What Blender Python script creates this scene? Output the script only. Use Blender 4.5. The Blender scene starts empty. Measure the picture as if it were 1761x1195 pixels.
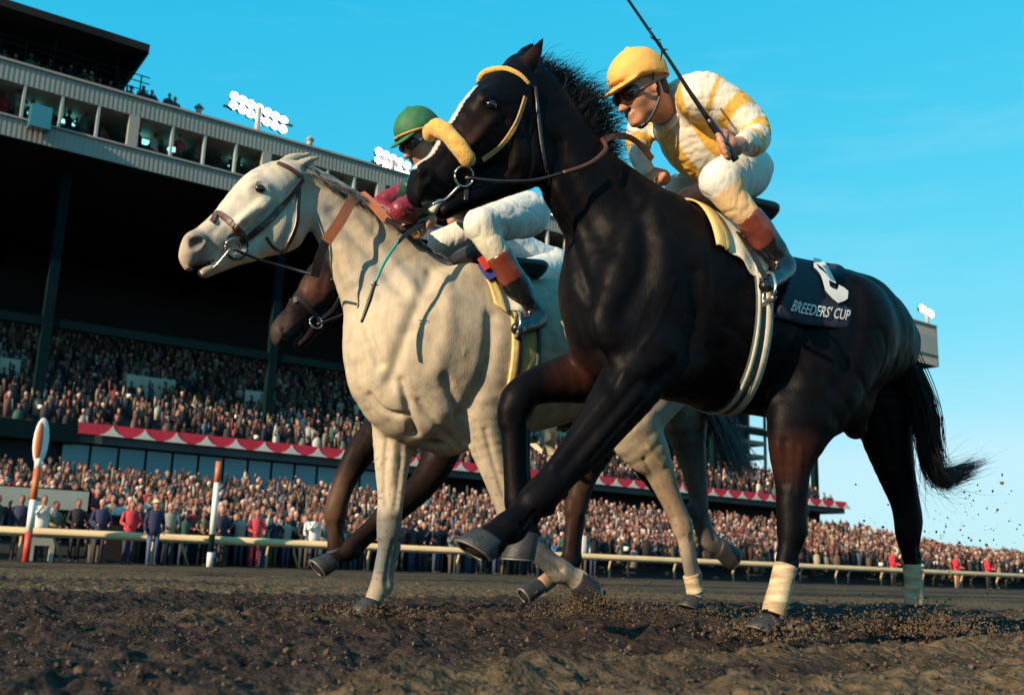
import bpy, bmesh, math, random
import numpy as np
from mathutils import Vector, Matrix
from mathutils.bvhtree import BVHTree
random.seed(7); RNG = np.random.default_rng(11)
scene = bpy.context.scene
COL = scene.collection

# ------------------------------------------------------------------ camera, light, exposure
FPX, CAMH = 1750.0, 0.20                       # focal length in photo pixels (photo 1761 x 1195), eye height in metres
RHO = math.atan(0.033)
PHI = math.atan((950 + 0.033 * 880.5 - 597.5) * math.cos(RHO) / FPX)
CAM_R = Matrix.Rotation(math.pi / 2 + PHI, 3, 'X') @ Matrix.Rotation(RHO, 3, 'Z')
cam_data = bpy.data.cameras.new('camera'); cam = bpy.data.objects.new('camera', cam_data); COL.objects.link(cam)
cam.matrix_world = Matrix.Translation((0, 0, CAMH)) @ CAM_R.to_4x4()
cam_data.sensor_width = 36; cam_data.lens = 36 * FPX / 1761
cam_data.clip_start = 0.05; cam_data.clip_end = 9000
cam_data.dof.use_dof = True; cam_data.dof.focus_distance = 4.1; cam_data.dof.aperture_fstop = 4.5
scene.camera = cam

SUN_EL = math.radians(19.5)
SUN_H = Vector((0.70, 0.71, 0)).normalized()    # the way the light travels over the ground
world = bpy.data.worlds.new('World'); scene.world = world; world.use_nodes = True
wn = world.node_tree.nodes; wl = world.node_tree.links
bg = wn['Background']; bg.inputs['Strength'].default_value = 0.105
sky = wn.new('ShaderNodeTexSky'); sky.sky_type = 'NISHITA'; sky.sun_disc = False
sky.sun_elevation = SUN_EL; sky.sun_rotation = math.atan2(-SUN_H.x, -SUN_H.y)
sky.air_density = 1.0; sky.dust_density = 0.6; sky.ozone_density = 1.0
# the film's rendering of a clear sky: each colour channel has its own response over the whole sky
sep = wn.new('ShaderNodeSeparateColor'); com = wn.new('ShaderNodeCombineColor'); wl.new(sky.outputs[0], sep.inputs[0])
def chan(i, gain, power, cap):
    pw = wn.new('ShaderNodeMath'); pw.operation = 'POWER'; pw.inputs[1].default_value = power; wl.new(sep.outputs[i], pw.inputs[0])
    ml = wn.new('ShaderNodeMath'); ml.operation = 'MULTIPLY'; ml.inputs[1].default_value = gain; wl.new(pw.outputs[0], ml.inputs[0])
    mn = wn.new('ShaderNodeMath'); mn.operation = 'MINIMUM'; mn.inputs[1].default_value = cap; wl.new(ml.outputs[0], mn.inputs[0]); wl.new(mn.outputs[0], com.inputs[i])
chan(0, .150, 1.80, 2.9); chan(1, 2.25, .36, 4.6); chan(2, 3.6, .18, 5.2)
# faint high cirrus
wtc = wn.new('ShaderNodeTexCoord'); wmp = wn.new('ShaderNodeMapping'); wmp.inputs['Scale'].default_value = (1.2, 3.0, 9.0); wmp.inputs['Rotation'].default_value = (.1, .2, .5)
wnz = wn.new('ShaderNodeTexNoise'); wnz.inputs['Scale'].default_value = 1.6; wnz.inputs['Detail'].default_value = 7; wnz.inputs['Roughness'].default_value = .6
wmr = wn.new('ShaderNodeMapRange'); wmr.inputs[1].default_value = .52; wmr.inputs[2].default_value = .80; wmr.inputs[4].default_value = .22
wmx = wn.new('ShaderNodeMix'); wmx.data_type = 'RGBA'; wmx.inputs[7].default_value = (2.6, 4.2, 5.0, 1)
wl.new(wtc.outputs['Generated'], wmp.inputs[0]); wl.new(wmp.outputs[0], wnz.inputs['Vector']); wl.new(wnz.outputs['Fac'], wmr.inputs[0]); wl.new(wmr.outputs[0], wmx.inputs[0]); wl.new(com.outputs[0], wmx.inputs[6])
wl.new(wmx.outputs[2], bg.inputs['Color'])
sun_data = bpy.data.lights.new('sun', 'SUN'); sun = bpy.data.objects.new('sun', sun_data); COL.objects.link(sun)
sun_data.energy = 5.0; sun_data.angle = math.radians(0.5); sun_data.color = (1.0, 0.78, 0.52)
ldir = SUN_H * math.cos(SUN_EL) + Vector((0, 0, -math.sin(SUN_EL)))
sun.rotation_euler = ldir.to_track_quat('-Z', 'Y').to_euler(); sun.location = (-20, -20, 20)
scene.view_settings.view_transform = 'Standard'; scene.view_settings.look = 'None'
scene.view_settings.exposure = 0.87; scene.view_settings.gamma = 1.0; scene.view_settings.use_curve_mapping = False

# ------------------------------------------------------------------ helpers: geometry
R3 = np.array(CAM_R); CAMP = np.array([0, 0, CAMH])
def ray(px, py): return R3 @ np.array([(px - 880.5) / FPX, -(py - 597.5) / FPX, -1.0])
class Frame:
    """A vertical plane at a distance from the eye: turns a measured outline point into a place on that plane."""
    def __init__(s, deg, d, a0=0.0):
        a = math.radians(deg); s.d, s.a0 = d, a0
        s.u = np.array([math.cos(a), math.sin(a), 0]); s.n = np.array([-math.sin(a), math.cos(a), 0])
    def hit(s, px, py, lat=0.0):
        r = ray(px, py); t = (s.d - lat - s.n @ CAMP) / (s.n @ r); return CAMP + t * r, t
STAND = Frame(90 - 54.2, 0)                     # the track direction: u along the rail, n towards the stand
U, N = STAND.u, STAND.n
def W(s, d, z=0.0): return U * s + N * d + np.array([0, 0, z])
def SZ(px, py, d):
    r = ray(px, py); t = (d - N @ CAMP) / (N @ r); p = CAMP + t * r; return float(p @ U), float(p[2])

def new_mesh(name, V, F, colors=None, smooth=True):
    me = bpy.data.meshes.new(name); V = np.asarray(V, np.float32)
    if isinstance(F, np.ndarray): FL = F.astype(np.int32).ravel(); cnt = np.full(len(F), F.shape[1], np.int32)
    else:
        cnt = np.array([len(f) for f in F], np.int32); FL = np.array([i for f in F for i in f], np.int32)
    me.vertices.add(len(V)); me.vertices.foreach_set('co', V.ravel())
    me.loops.add(len(FL)); me.loops.foreach_set('vertex_index', FL)
    me.polygons.add(len(cnt)); me.polygons.foreach_set('loop_start', np.concatenate([[0], np.cumsum(cnt)[:-1]]).astype(np.int32))
    me.update(calc_edges=True)
    if colors is not None:
        ca = me.color_attributes.new('col', 'FLOAT_COLOR', 'POINT')
        c = np.ones((len(V), 4), np.float32); c[:, :3] = np.asarray(colors) * .76; ca.data.foreach_set('color', c.ravel())
    me.polygons.foreach_set('use_smooth', np.full(len(cnt), smooth, bool)); me.validate()
    return me
def link(name, me, mat=None, parent=None, loc=None):
    o = bpy.data.objects.new(name, me); COL.objects.link(o)
    if mat is not None and len(me.materials) == 0:
        for m in (mat if isinstance(mat, (list, tuple)) else [mat]): me.materials.append(m)
    if parent is not None: o.parent = parent
    if loc is not None: o.location = loc
    return o
def tag(o, label=None, cat=None, group=None, kind=None):
    for k, v in (('label', label), ('category', cat), ('group', group), ('kind', kind)):
        if v: o[k] = v
    return o
def empty(name, label, cat, loc=(0, 0, 0), rz=0.0, group=None):
    o = bpy.data.objects.new(name, None); COL.objects.link(o); o.location = loc; o.rotation_euler = (0, 0, rz)
    o.empty_display_size = 0.1; return tag(o, label, cat, group)

class Acc:
    """Collects simple solids into one mesh."""
    def __init__(s): s.V, s.F, s.C, s.n = [], [], [], 0
    def add(s, V, F, c=None):
        V = np.asarray(V, float); s.V.append(V); s.F += [tuple(i + s.n for i in f) for f in F]; s.n += len(V)
        s.C.append(np.tile(np.array(c if c is not None else (1, 1, 1), float)[:3], (len(V), 1)))
    def hexa(s, P8, c=None):
        s.add(P8, [(0, 3, 2, 1), (4, 5, 6, 7), (0, 1, 5, 4), (1, 2, 6, 5), (2, 3, 7, 6), (3, 0, 4, 7)], c)
    def box(s, lo, hi, c=None, tf=None):
        (x0, y0, z0), (x1, y1, z1) = lo, hi
        P = np.array([(x0, y0, z0), (x1, y0, z0), (x1, y1, z0), (x0, y1, z0), (x0, y0, z1), (x1, y0, z1), (x1, y1, z1), (x0, y1, z1)], float)
        if tf is not None: P = np.array([tf(*p) for p in P])
        s.hexa(P, c)
    def tube(s, pts, rad, k=8, c=None, cap=True):
        pts = [np.asarray(p, float) for p in pts]; m = len(pts)
        rad = [rad] * m if np.isscalar(rad) else rad
        V = []; up = np.array([0.13, 0.21, 0.97])
        for i in range(m):
            t = pts[min(i + 1, m - 1)] - pts[max(i - 1, 0)]; t /= (np.linalg.norm(t) + 1e-9)
            a = np.cross(t, up); a /= (np.linalg.norm(a) + 1e-9); b = np.cross(t, a)
            for j in range(k):
                w = 2 * math.pi * j / k; V.append(pts[i] + rad[i] * (math.cos(w) * a + math.sin(w) * b))
        F = [(i * k + j, i * k + (j + 1) % k, (i + 1) * k + (j + 1) % k, (i + 1) * k + j) for i in range(m - 1) for j in range(k)]
        if cap: F += [tuple(range(k - 1, -1, -1)), tuple(range((m - 1) * k, m * k))]
        s.add(V, F, c)
    def ell(s, c0, r, k=8, m=5, c=None, R=None):
        V = [(0, 0, 1)]
        for i in range(1, m):
            t = math.pi * i / m
            for j in range(k): w = 2 * math.pi * j / k; V.append((math.sin(t) * math.cos(w), math.sin(t) * math.sin(w), math.cos(t)))
        V.append((0, 0, -1)); V = np.array(V) * np.array(r)
        if R is not None: V = V @ np.array(R).T
        V = V + np.array(c0)
        F = [(0, 1 + j, 1 + (j + 1) % k) for j in range(k)]
        F += [(1 + i * k + j, 1 + (i + 1) * k + j, 1 + (i + 1) * k + (j + 1) % k, 1 + i * k + (j + 1) % k) for i in range(m - 2) for j in range(k)]
        b = 1 + (m - 2) * k; L = len(V) - 1
        F += [(b + j, L, b + (j + 1) % k) for j in range(k)]
        s.add(V, F, c)
    def mesh(s, name, smooth=False, colors=False):
        return new_mesh(name, np.concatenate(s.V), s.F, np.concatenate(s.C) if colors else None, smooth)

def catmull(P, sub=3):
    P = np.asarray(P, float)
    if len(P) < 3: return P
    Q = np.vstack([2 * P[0] - P[1], P, 2 * P[-1] - P[-2]]); out = []
    for i in range(1, len(Q) - 2):
        for j in range(sub):
            t = j / sub
            out.append(0.5 * (2 * Q[i] + (Q[i + 1] - Q[i - 1]) * t + (2 * Q[i - 1] - 5 * Q[i] + 4 * Q[i + 1] - Q[i + 2]) * t * t
                              + (3 * Q[i] - Q[i - 1] - 3 * Q[i + 1] + Q[i + 2]) * t ** 3))
    out.append(Q[-2]); return np.array(out)

def vnoise(P, scale, seed=0):
    """Smooth value noise in numpy, -1..1."""
    P = np.asarray(P, float) * scale + seed * 17.31; I = np.floor(P).astype(np.int64); f = P - I; f = f * f * (3 - 2 * f)
    def h(ix, iy, iz):
        n = (ix * 374761393 + iy * 668265263 + iz * 2147483647 + seed * 974711) & 0xffffffff
        n = ((n ^ (n >> 13)) * 1274126177) & 0xffffffff; n ^= (n >> 16)
        return (n & 0xffffff) / 8388607.5 - 1
    r = 0
    for dx in (0, 1):
        for dy in (0, 1):
            for dz in (0, 1):
                wt = (f[:, 0] if dx else 1 - f[:, 0]) * (f[:, 1] if dy else 1 - f[:, 1]) * (f[:, 2] if dz else 1 - f[:, 2])
                r = r + wt * h(I[:, 0] + dx, I[:, 1] + dy, I[:, 2] + dz)
    return r

# ------------------------------------------------------------------ helpers: implicit bodies (one continuous skin)
def smin(a, b, k):
    h = np.maximum(k - np.abs(a - b), 0) / k; return np.minimum(a, b) - h * h * k * 0.25
class Field:
    def __init__(s, lo, hi, h):
        s.lo = np.array(lo, float); s.h = h; s.dim = np.ceil((np.array(hi) - s.lo) / h).astype(int) + 1
        s.ax = [s.lo[i] + h * np.arange(s.dim[i]) for i in range(3)]; s.D = np.full(s.dim, 0.5, np.float32)
    def reg(s, lo, hi):
        i0 = np.clip(((np.array(lo) - s.lo) / s.h).astype(int), 0, s.dim); i1 = np.clip(((np.array(hi) - s.lo) / s.h).astype(int) + 2, 0, s.dim)
        return tuple(slice(a, b) for a, b in zip(i0, i1))
    def grid(s, sl):
        return (s.ax[0][sl[0]][:, None, None], s.ax[1][sl[1]][None, :, None], s.ax[2][sl[2]][None, None, :])
    def put(s, sl, T, k, op):
        if T.size == 0: return
        T = T.astype(np.float32)
        if op == 'u': s.D[sl] = smin(s.D[sl], T, k)
        elif op == 's': s.D[sl] = -smin(-s.D[sl], T, k)
        elif op == 'i': s.D[sl] = -smin(-s.D[sl], -T, k)
    def chain(s, pts, rad, w=1.0, k=0.03, op='u', sub=3):
        """pts (n,3), rad (n,), w: sideways (y) radius relative to the other two."""
        w = np.full(len(pts), w, float) if np.isscalar(w) else np.array(w, float)
        Q = catmull(np.column_stack([pts, rad, w]), sub); pad = k * 1.2 + 3 * s.h
        rm = Q[:, 3] * np.maximum(Q[:, 4], 1) + pad
        sl = s.reg((Q[:, :3] - rm[:, None]).min(0), (Q[:, :3] + rm[:, None]).max(0))
        off = [x.start for x in sl]; T = np.full([x.stop - x.start for x in sl], 0.5, np.float32)
        for i in range(len(Q) - 1):
            a, b = Q[i], Q[i + 1]; r = max(rm[i], rm[i + 1])
            q = s.reg(np.minimum(a[:3], b[:3]) - r, np.maximum(a[:3], b[:3]) + r)
            q = tuple(slice(max(m.start, o.start), max(min(m.stop, o.stop), max(m.start, o.start))) for m, o in zip(q, sl))
            X, Y, Z = s.grid(q); ww = 0.5 * (a[4] + b[4])
            A = a[:3] * (1, 1 / ww, 1); B = b[:3] * (1, 1 / ww, 1); d = B - A; L = d @ d + 1e-12
            x, y, z = X - A[0], Y / ww - A[1], Z - A[2]
            t = np.clip((x * d[0] + y * d[1] + z * d[2]) / L, 0, 1)
            v = np.sqrt((x - t * d[0]) ** 2 + (y - t * d[1]) ** 2 + (z - t * d[2]) ** 2) - (a[3] + t * (b[3] - a[3]))
            if ww < 1: v = v * (0.5 + 0.5 * ww)
            qq = tuple(slice(m.start - o, m.stop - o) for m, o in zip(q, off))
            T[qq] = np.minimum(T[qq], v)
        s.put(sl, T, k, op)
    def ell(s, c, r, R=None, k=0.02, op='u'):
        c = np.array(c, float); r = np.array(r, float); R = np.eye(3) if R is None else np.array(R); R = R / (R[:, 0] @ R[:, 0]); m = r.max() + k * 1.2 + 3 * s.h
        sl = s.reg(c - m, c + m); X, Y, Z = s.grid(sl); X, Y, Z = X - c[0], Y - c[1], Z - c[2]
        q = [(X * R[0, i] + Y * R[1, i] + Z * R[2, i]) / r[i] for i in range(3)]
        L = np.sqrt(q[0] ** 2 + q[1] ** 2 + q[2] ** 2) + 1e-6
        G = np.sqrt((q[0] / r[0]) ** 2 + (q[1] / r[1]) ** 2 + (q[2] / r[2]) ** 2) + 1e-6
        s.put(sl, L * (L - 1) / G, k, op)
    def half(s, p, n, k=0.01):
        """keep the side the normal points away from"""
        n = np.array(n, float); n /= np.linalg.norm(n); sl = tuple(slice(0, d) for d in s.dim); X, Y, Z = s.grid(sl)
        s.put(sl, (X - p[0]) * n[0] + (Y - p[1]) * n[1] + (Z - p[2]) * n[2], k, 'i')
    def surface(s, relax=2):
        D = s.D; S = D < 0; nx, ny, nz = D.shape
        c = [S[i:nx - 1 + i, j:ny - 1 + j, k:nz - 1 + k] for i in (0, 1) for j in (0, 1) for k in (0, 1)]
        anyc = np.logical_or.reduce(c); allc = np.logical_and.reduce(c); I = np.argwhere(anyc & ~allc)
        idx = np.full((nx - 1, ny - 1, nz - 1), -1, np.int64); idx[I[:, 0], I[:, 1], I[:, 2]] = np.arange(len(I))
        acc = np.zeros((len(I), 3)); cnt = np.zeros(len(I)); cor = [(i, j, k) for i in (0, 1) for j in (0, 1) for k in (0, 1)]
        val = {q: D[I[:, 0] + q[0], I[:, 1] + q[1], I[:, 2] + q[2]] for q in cor}
        for q in cor:
            for ax in range(3):
                if q[ax] == 0:
                    r = list(q); r[ax] = 1; r = tuple(r); a, b = val[q], val[r]; m = (a < 0) != (b < 0)
                    t = np.where(m, a / (a - b + 1e-12), 0); e = np.array(q, float)[None, :].repeat(len(I), 0); e[:, ax] += t
                    acc += e * m[:, None]; cnt += m
        V = s.lo + s.h * (I + acc / np.maximum(cnt, 1)[:, None]); F = []
        for ax in range(3):
            a1, a2 = (ax + 1) % 3, (ax + 2) % 3; lo = [slice(None)] * 3; hi = [slice(None)] * 3
            lo[ax] = slice(0, -1); hi[ax] = slice(1, None); A, B = S[tuple(lo)], S[tuple(hi)]
            E = np.argwhere(A != B); E = E[(E[:, a1] > 0) & (E[:, a2] > 0) & (E[:, a1] < D.shape[a1] - 1) & (E[:, a2] < D.shape[a2] - 1)]
            def g(o1, o2):
                q = E.copy(); q[:, a1] -= o1; q[:, a2] -= o2; return idx[q[:, 0], q[:, 1], q[:, 2]]
            Q = np.column_stack([g(1, 1), g(0, 1), g(0, 0), g(1, 0)]); fl = A[E[:, 0], E[:, 1], E[:, 2]]
            Q[~fl] = Q[~fl][:, ::-1]; F.append(Q)
        F = np.concatenate(F); F = F[(F >= 0).all(1)]
        for _ in range(relax):
            nb = np.zeros_like(V); ct = np.zeros(len(V))
            for i in range(4):
                a, b = F[:, i], F[:, (i + 1) % 4]
                for x, y in ((a, b), (b, a)):
                    for d in range(3): nb[:, d] += np.bincount(x, V[y, d], len(V))
                    ct += np.bincount(x, minlength=len(V))
            V = 0.45 * V + 0.55 * nb / np.maximum(ct, 1)[:, None]
        return V, F
def largest(V, F):
    p = np.arange(len(V))
    while True:
        m = p[F].min(1); q = p.copy()
        for i in range(4): np.minimum.at(q, F[:, i], m)
        q = q[q]
        if (q == p).all(): break
        p = q
    k = np.bincount(p[F[:, 0]]).argmax(); F = F[p[F[:, 0]] == k]; u, inv = np.unique(F, return_inverse=True); return V[u], inv.reshape(F.shape)
def normals(V, F):
    n = np.cross(V[F[:, 2]] - V[F[:, 0]], V[F[:, 3]] - V[F[:, 1]]); N_ = np.zeros_like(V)
    for i in range(4):
        for d in range(3): N_[:, d] += np.bincount(F[:, i], n[:, d], len(V))
    return N_ / (np.linalg.norm(N_, axis=1)[:, None] + 1e-12)

# ------------------------------------------------------------------ helpers: materials
def mat(name, base=(.5, .5, .5), rough=.7, attr=False, vary=0.0, vscale=8.0, bump=0.0, bscale=60.0, metal=0.0, coat=0.0, sheen=0.0,
        emit=None, estr=0.0, stretch=None, film=.76, c2=None, spec=0.5, detail=5.0):
    m = bpy.data.materials.new(name); m.use_nodes = True; nt = m.node_tree; nd = nt.nodes; lk = nt.links; b = nd['Principled BSDF']
    b.inputs['Roughness'].default_value = rough; b.inputs['Metallic'].default_value = metal; b.inputs['Specular IOR Level'].default_value = spec
    if coat: b.inputs['Coat Weight'].default_value = coat
    if sheen: b.inputs['Sheen Weight'].default_value = sheen
    tc = nd.new('ShaderNodeTexCoord'); src = tc.outputs['Object']
    if stretch:
        mp = nd.new('ShaderNodeMapping'); mp.inputs['Scale'].default_value = stretch; lk.new(src, mp.inputs[0]); src = mp.outputs[0]
    col = None
    if attr:
        at = nd.new('ShaderNodeAttribute'); at.attribute_name = 'col'; col = at.outputs['Color']
    else:
        rgb = nd.new('ShaderNodeRGB'); rgb.outputs[0].default_value = (base[0] * film, base[1] * film, base[2] * film, 1); col = rgb.outputs[0]
    if vary:
        nz = nd.new('ShaderNodeTexNoise'); nz.inputs['Scale'].default_value = vscale; nz.inputs['Detail'].default_value = detail; lk.new(src, nz.inputs['Vector'])
        if c2:
            rp = nd.new('ShaderNodeMapRange'); rp.inputs[1].default_value = .38; rp.inputs[2].default_value = .62; lk.new(nz.outputs['Fac'], rp.inputs[0])
            mx = nd.new('ShaderNodeMix'); mx.data_type = 'RGBA'; lk.new(rp.outputs[0], mx.inputs[0]); lk.new(col, mx.inputs[6]); mx.inputs[7].default_value = (c2[0] * film, c2[1] * film, c2[2] * film, 1); col = mx.outputs[2]
        else:
            rp = nd.new('ShaderNodeMapRange'); rp.inputs[1].default_value = .3; rp.inputs[2].default_value = .7
            rp.inputs[3].default_value = 1 - vary; rp.inputs[4].default_value = 1 + vary; lk.new(nz.outputs['Fac'], rp.inputs[0])
            mx = nd.new('ShaderNodeMix'); mx.data_type = 'RGBA'; mx.blend_type = 'MULTIPLY'; mx.inputs[0].default_value = 1
            cb = nd.new('ShaderNodeCombineColor')
            for i in range(3): lk.new(rp.outputs[0], cb.inputs[i])
            lk.new(col, mx.inputs[6]); lk.new(cb.outputs[0], mx.inputs[7]); col = mx.outputs[2]
    lk.new(col, b.inputs['Base Color'])
    if bump:
        nz = nd.new('ShaderNodeTexNoise'); nz.inputs['Scale'].default_value = bscale; nz.inputs['Detail'].default_value = 6; lk.new(src, nz.inputs['Vector'])
        bp = nd.new('ShaderNodeBump'); bp.inputs['Strength'].default_value = 1; bp.inputs['Distance'].default_value = bump
        lk.new(nz.outputs['Fac'], bp.inputs['Height']); lk.new(bp.outputs[0], b.inputs['Normal'])
    if emit: b.inputs['Emission Color'].default_value = (*emit, 1); b.inputs['Emission Strength'].default_value = estr
    return m
M = {
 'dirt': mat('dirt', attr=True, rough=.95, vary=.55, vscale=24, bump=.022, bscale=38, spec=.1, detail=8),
 'clod': mat('clod', (.105, .075, .050), .95, vary=.35, vscale=20, bump=.004, bscale=150, spec=.1),
 'asphalt': mat('asphalt', (.06, .06, .06), .9, vary=.2, vscale=2, bump=.004, bscale=90),
 'grass': mat('grass', (.05, .08, .03), .9, vary=.3, vscale=1),
 'rail': mat('rail_paint', (.60, .45, .26), .5, vary=.12, vscale=1.2),
 'white': mat('white_paint', (.78, .77, .72), .5, vary=.08, vscale=3),
 'red': mat('red_paint', (.60, .05, .03), .5, vary=.1, vscale=3),
 'orange': mat('orange_paint', (.62, .14, .04), .5, vary=.1, vscale=3),
 'awn_red': mat('awning_red', (.66, .02, .055), .75, vary=.12, vscale=1.5, bump=.01, bscale=6),
 'awn_white': mat('awning_white', (.72, .66, .60), .75, vary=.1, vscale=1.5),
 'fascia': mat('fascia_metal', (.34, .325, .29), .6, vary=.1, vscale=.5, stretch=(1, 1, .2)),
 'fascia_cap': mat('fascia_cap', (.33, .32, .29), .6, vary=.1, vscale=.6),
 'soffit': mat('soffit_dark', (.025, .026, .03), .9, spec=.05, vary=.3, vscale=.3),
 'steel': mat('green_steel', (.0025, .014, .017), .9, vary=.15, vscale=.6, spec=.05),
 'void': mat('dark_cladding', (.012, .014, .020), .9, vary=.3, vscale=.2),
 'seat': mat('concrete_tread', (.07, .07, .07), .9, vary=.25, vscale=.7),
 'parapet': mat('cream_parapet', (.55, .52, .42), .7, vary=.15, vscale=.5),
 'mullion': mat('mullion_grey', (.35, .40, .40), .5, vary=.05, vscale=1),
 'pane': mat('tinted_glass', (.05, .20, .26), .12, vary=.2, vscale=.3, spec=.6),
 'tube': mat('ceiling_tube', (.2, .6, .6), .5, emit=(.25, .95, .85), estr=1.2),
 'flood': mat('lit_lamp', (1, 1, 1), .5, emit=(1.0, .97, .9), estr=9),
 'floodbody': mat('lamp_housing', (.03, .04, .05), .6),
 'crowd': mat('crowd_clothes', attr=True, rough=.85, vary=.2, vscale=2),
 'board': mat('board_face', (.50, .48, .40), .7, vary=.1, vscale=1),
 'ink': mat('board_ink', (.06, .07, .08), .7),
 'coat': mat('horse_coat', attr=True, rough=.50, vary=.35, vscale=14, bump=.0010, bscale=160, spec=.07, stretch=(1, 1, .35)),
 'greycoat': mat('grey_coat', attr=True, rough=.62, vary=.14, vscale=30, bump=.0012, bscale=170, spec=.2, stretch=(1, 1, .35)),
 'hairdark': mat('dark_hair', (.004, .004, .006), .6, spec=.25),
 'hairgrey': mat('grey_hair', (.12, .125, .13), .6, vary=.3, vscale=20),
 'eye': mat('horse_eye', (.006, .004, .004), .08, spec=.8),
 'hoof': mat('hoof_horn', (.022, .021, .024), .6, vary=.4, vscale=40, bump=.002, bscale=120),
 'shoe': mat('steel_shoe', (.22, .21, .20), .55, metal=.6),
 'leather': mat('brown_leather', (.085, .030, .018), .45, vary=.25, vscale=30, bump=.001, bscale=200),
 'dleather': mat('dark_leather', (.022, .013, .013), .42, vary=.25, vscale=30),
 'rein': mat('orange_rein', (.42, .13, .05), .6, vary=.15, vscale=60, bump=.002, bscale=300),
 'fleece': mat('yellow_fleece', (.72, .40, .09), .95, vary=.2, vscale=40, bump=.004, bscale=220, sheen=.2),
 'tan': mat('tan_strap', (.45, .24, .07), .6, vary=.15, vscale=40),
 'metal': mat('bit_metal', (.6, .6, .58), .25, metal=.9),
 'cloth_w': mat('white_cloth', (.68, .64, .52), .85, vary=.08, vscale=12, bump=.006, bscale=16),
 'cloth_y': mat('yellow_cloth', (.66, .48, .18), .85, vary=.08, vscale=12, bump=.006, bscale=16),
 'cloth_n': mat('navy_cloth', (.008, .009, .026), .8, vary=.2, vscale=12, bump=.006, bscale=14),
 'print': mat('white_print', (.72, .72, .70), .8, vary=.05, vscale=12),
 'girth': mat('girth_web', (.50, .46, .36), .75, vary=.2, vscale=30, stretch=(1, 1, 1)),
 'girthdark': mat('girth_dark', (.03, .07, .07), .7),
 'skin': mat('skin', (.50, .225, .14), .5, vary=.1, vscale=30, bump=.001, bscale=200, spec=.4),
 'silks': mat('silk_cloth', attr=True, rough=.5, vary=.04, vscale=20, bump=.004, bscale=34, stretch=(1.6, 1, .6)),
 'breech': mat('white_breeches', attr=True, rough=.8, vary=.05, vscale=15, bump=.004, bscale=30, stretch=(1.5, 1, .7)),
 'capy': mat('yellow_cap', (.78, .41, .09), .75, vary=.06, vscale=20, bump=.006, bscale=14),
 'capg': mat('green_cap', (.02, .13, .045), .7, vary=.12, vscale=20, bump=.006, bscale=14),
 'boot': mat('boot_leather', attr=True, rough=.25, vary=.15, vscale=20, bump=.004, bscale=22, spec=.6),
 'lens': mat('goggle_lens', (.03, .025, .02), .06, spec=.9),
 'rubber': mat('goggle_rubber', (.03, .03, .035), .5),
 'hair': mat('brown_hair', (.02, .012, .008), .7),
 'whip': mat('whip_black', (.012, .012, .014), .4),
 'teal': mat('whip_teal', (.02, .33, .30), .45),
 'bandage': mat('leg_bandage', (.62, .50, .32), .85, vary=.3, vscale=9, c2=(.34, .24, .14), bump=.003, bscale=60, stretch=(1, 1, 5)),
}
M['soffit'].name = 'soffit'

# ------------------------------------------------------------------ the ground
def axis(pts):
    out = [pts[0][0]]
    for (a, st), (b, _) in zip(pts[:-1], pts[1:]):
        st2 = _; n = max(1, int(round((b - a) / (0.5 * (st + st2))))); t = np.linspace(0, 1, n + 1)[1:]
        out += list(a + (b - a) * (t * 2 * st + t * t * (st2 - st)) / (st + st2))
    return np.array(out)
sa = axis([(-3000, 400), (-100, 20), (-10, 1.0), (-1.2, .03), (0, .015), (5.6, .016), (9, .06), (30, .5), (120, 8), (3000, 400)])
da = axis([(-1500, 400), (-60, 20), (-5, 1.0), (.3, .03), (.9, .014), (4.2, .016), (8, .05), (29, .25), (60, 6), (3000, 400)])
S_, D_ = np.meshgrid(sa, da, indexing='ij'); flat = np.column_stack([S_.ravel(), D_.ravel(), np.zeros(S_.size)])
near = np.exp(-np.maximum(np.hypot(flat[:, 0] - 2.5, flat[:, 1] - 2.5) - 5, 0) / 12)
track = ((flat[:, 1] < 28.4) & (flat[:, 1] > -9)).astype(float)
z = 0.026 * np.abs(vnoise(flat * (.6, 1.3, 1), 1.1, 1)) * near
z += 0.026 * np.sin((flat[:, 1] + .12 * vnoise(flat * (.5, 1, 1), .8, 5)) * 2 * math.pi / .62) * (.6 + .5 * vnoise(flat, .7, 6)) * near              # harrow furrows along the track
z += 0.020 * vnoise(flat * (1, 1.6, 1), 6, 2) * near
n3 = vnoise(flat, 17, 3); z += 0.022 * np.maximum(n3, -.1) * near
n4 = vnoise(flat, 38, 4); z += 0.017 * np.maximum(n4, -.2) * near
for (fx, fy, fr, fd) in ((2.55, 2.75, .16, .020), (3.3, 3.05, .18, .018), (1.65, 4.0, .15, .018), (3.3, 4.0, .15, .015)):   # hoof pits
    r = np.hypot(flat[:, 0] - fx, flat[:, 1] - fy) / fr; z += fd * (1.4 * np.exp(-(r - 1) ** 2 * 6) - 1.0 * np.exp(-r * r * 2))
z = (z - .030 * near) * track - 0.002 * (1 - track)
P3 = U[None, :] * flat[:, :1] + N[None, :] * flat[:, 1:2]; P3[:, 2] = z
ni, nj = len(sa), len(da); i0 = (np.arange(ni - 1)[:, None] * nj + np.arange(nj - 1)[None, :]).ravel()
FQ = np.column_stack([i0, i0 + nj, i0 + nj + 1, i0 + 1])
# dark strips along the track: cast-shadow bands painted into the dirt colour
shade_bands = np.clip(.5 + 1.6 * vnoise(flat * (.22, 1.3, 1), .9, 41) + .5 * vnoise(flat * (.5, 1.5, 1), 3, 42) + .25 * vnoise(flat, 20, 43), 0, 1)[:, None]
gc = np.array((.120, .084, .050)) * (1 - shade_bands) + np.array((.036, .025, .022)) * shade_bands
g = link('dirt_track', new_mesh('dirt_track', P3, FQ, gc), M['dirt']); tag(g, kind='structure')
def ground_z(s, d):
    i = np.clip(np.searchsorted(sa, s), 0, ni - 1); j = np.clip(np.searchsorted(da, d), 0, nj - 1); return z.reshape(ni, nj)[i, j]
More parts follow.
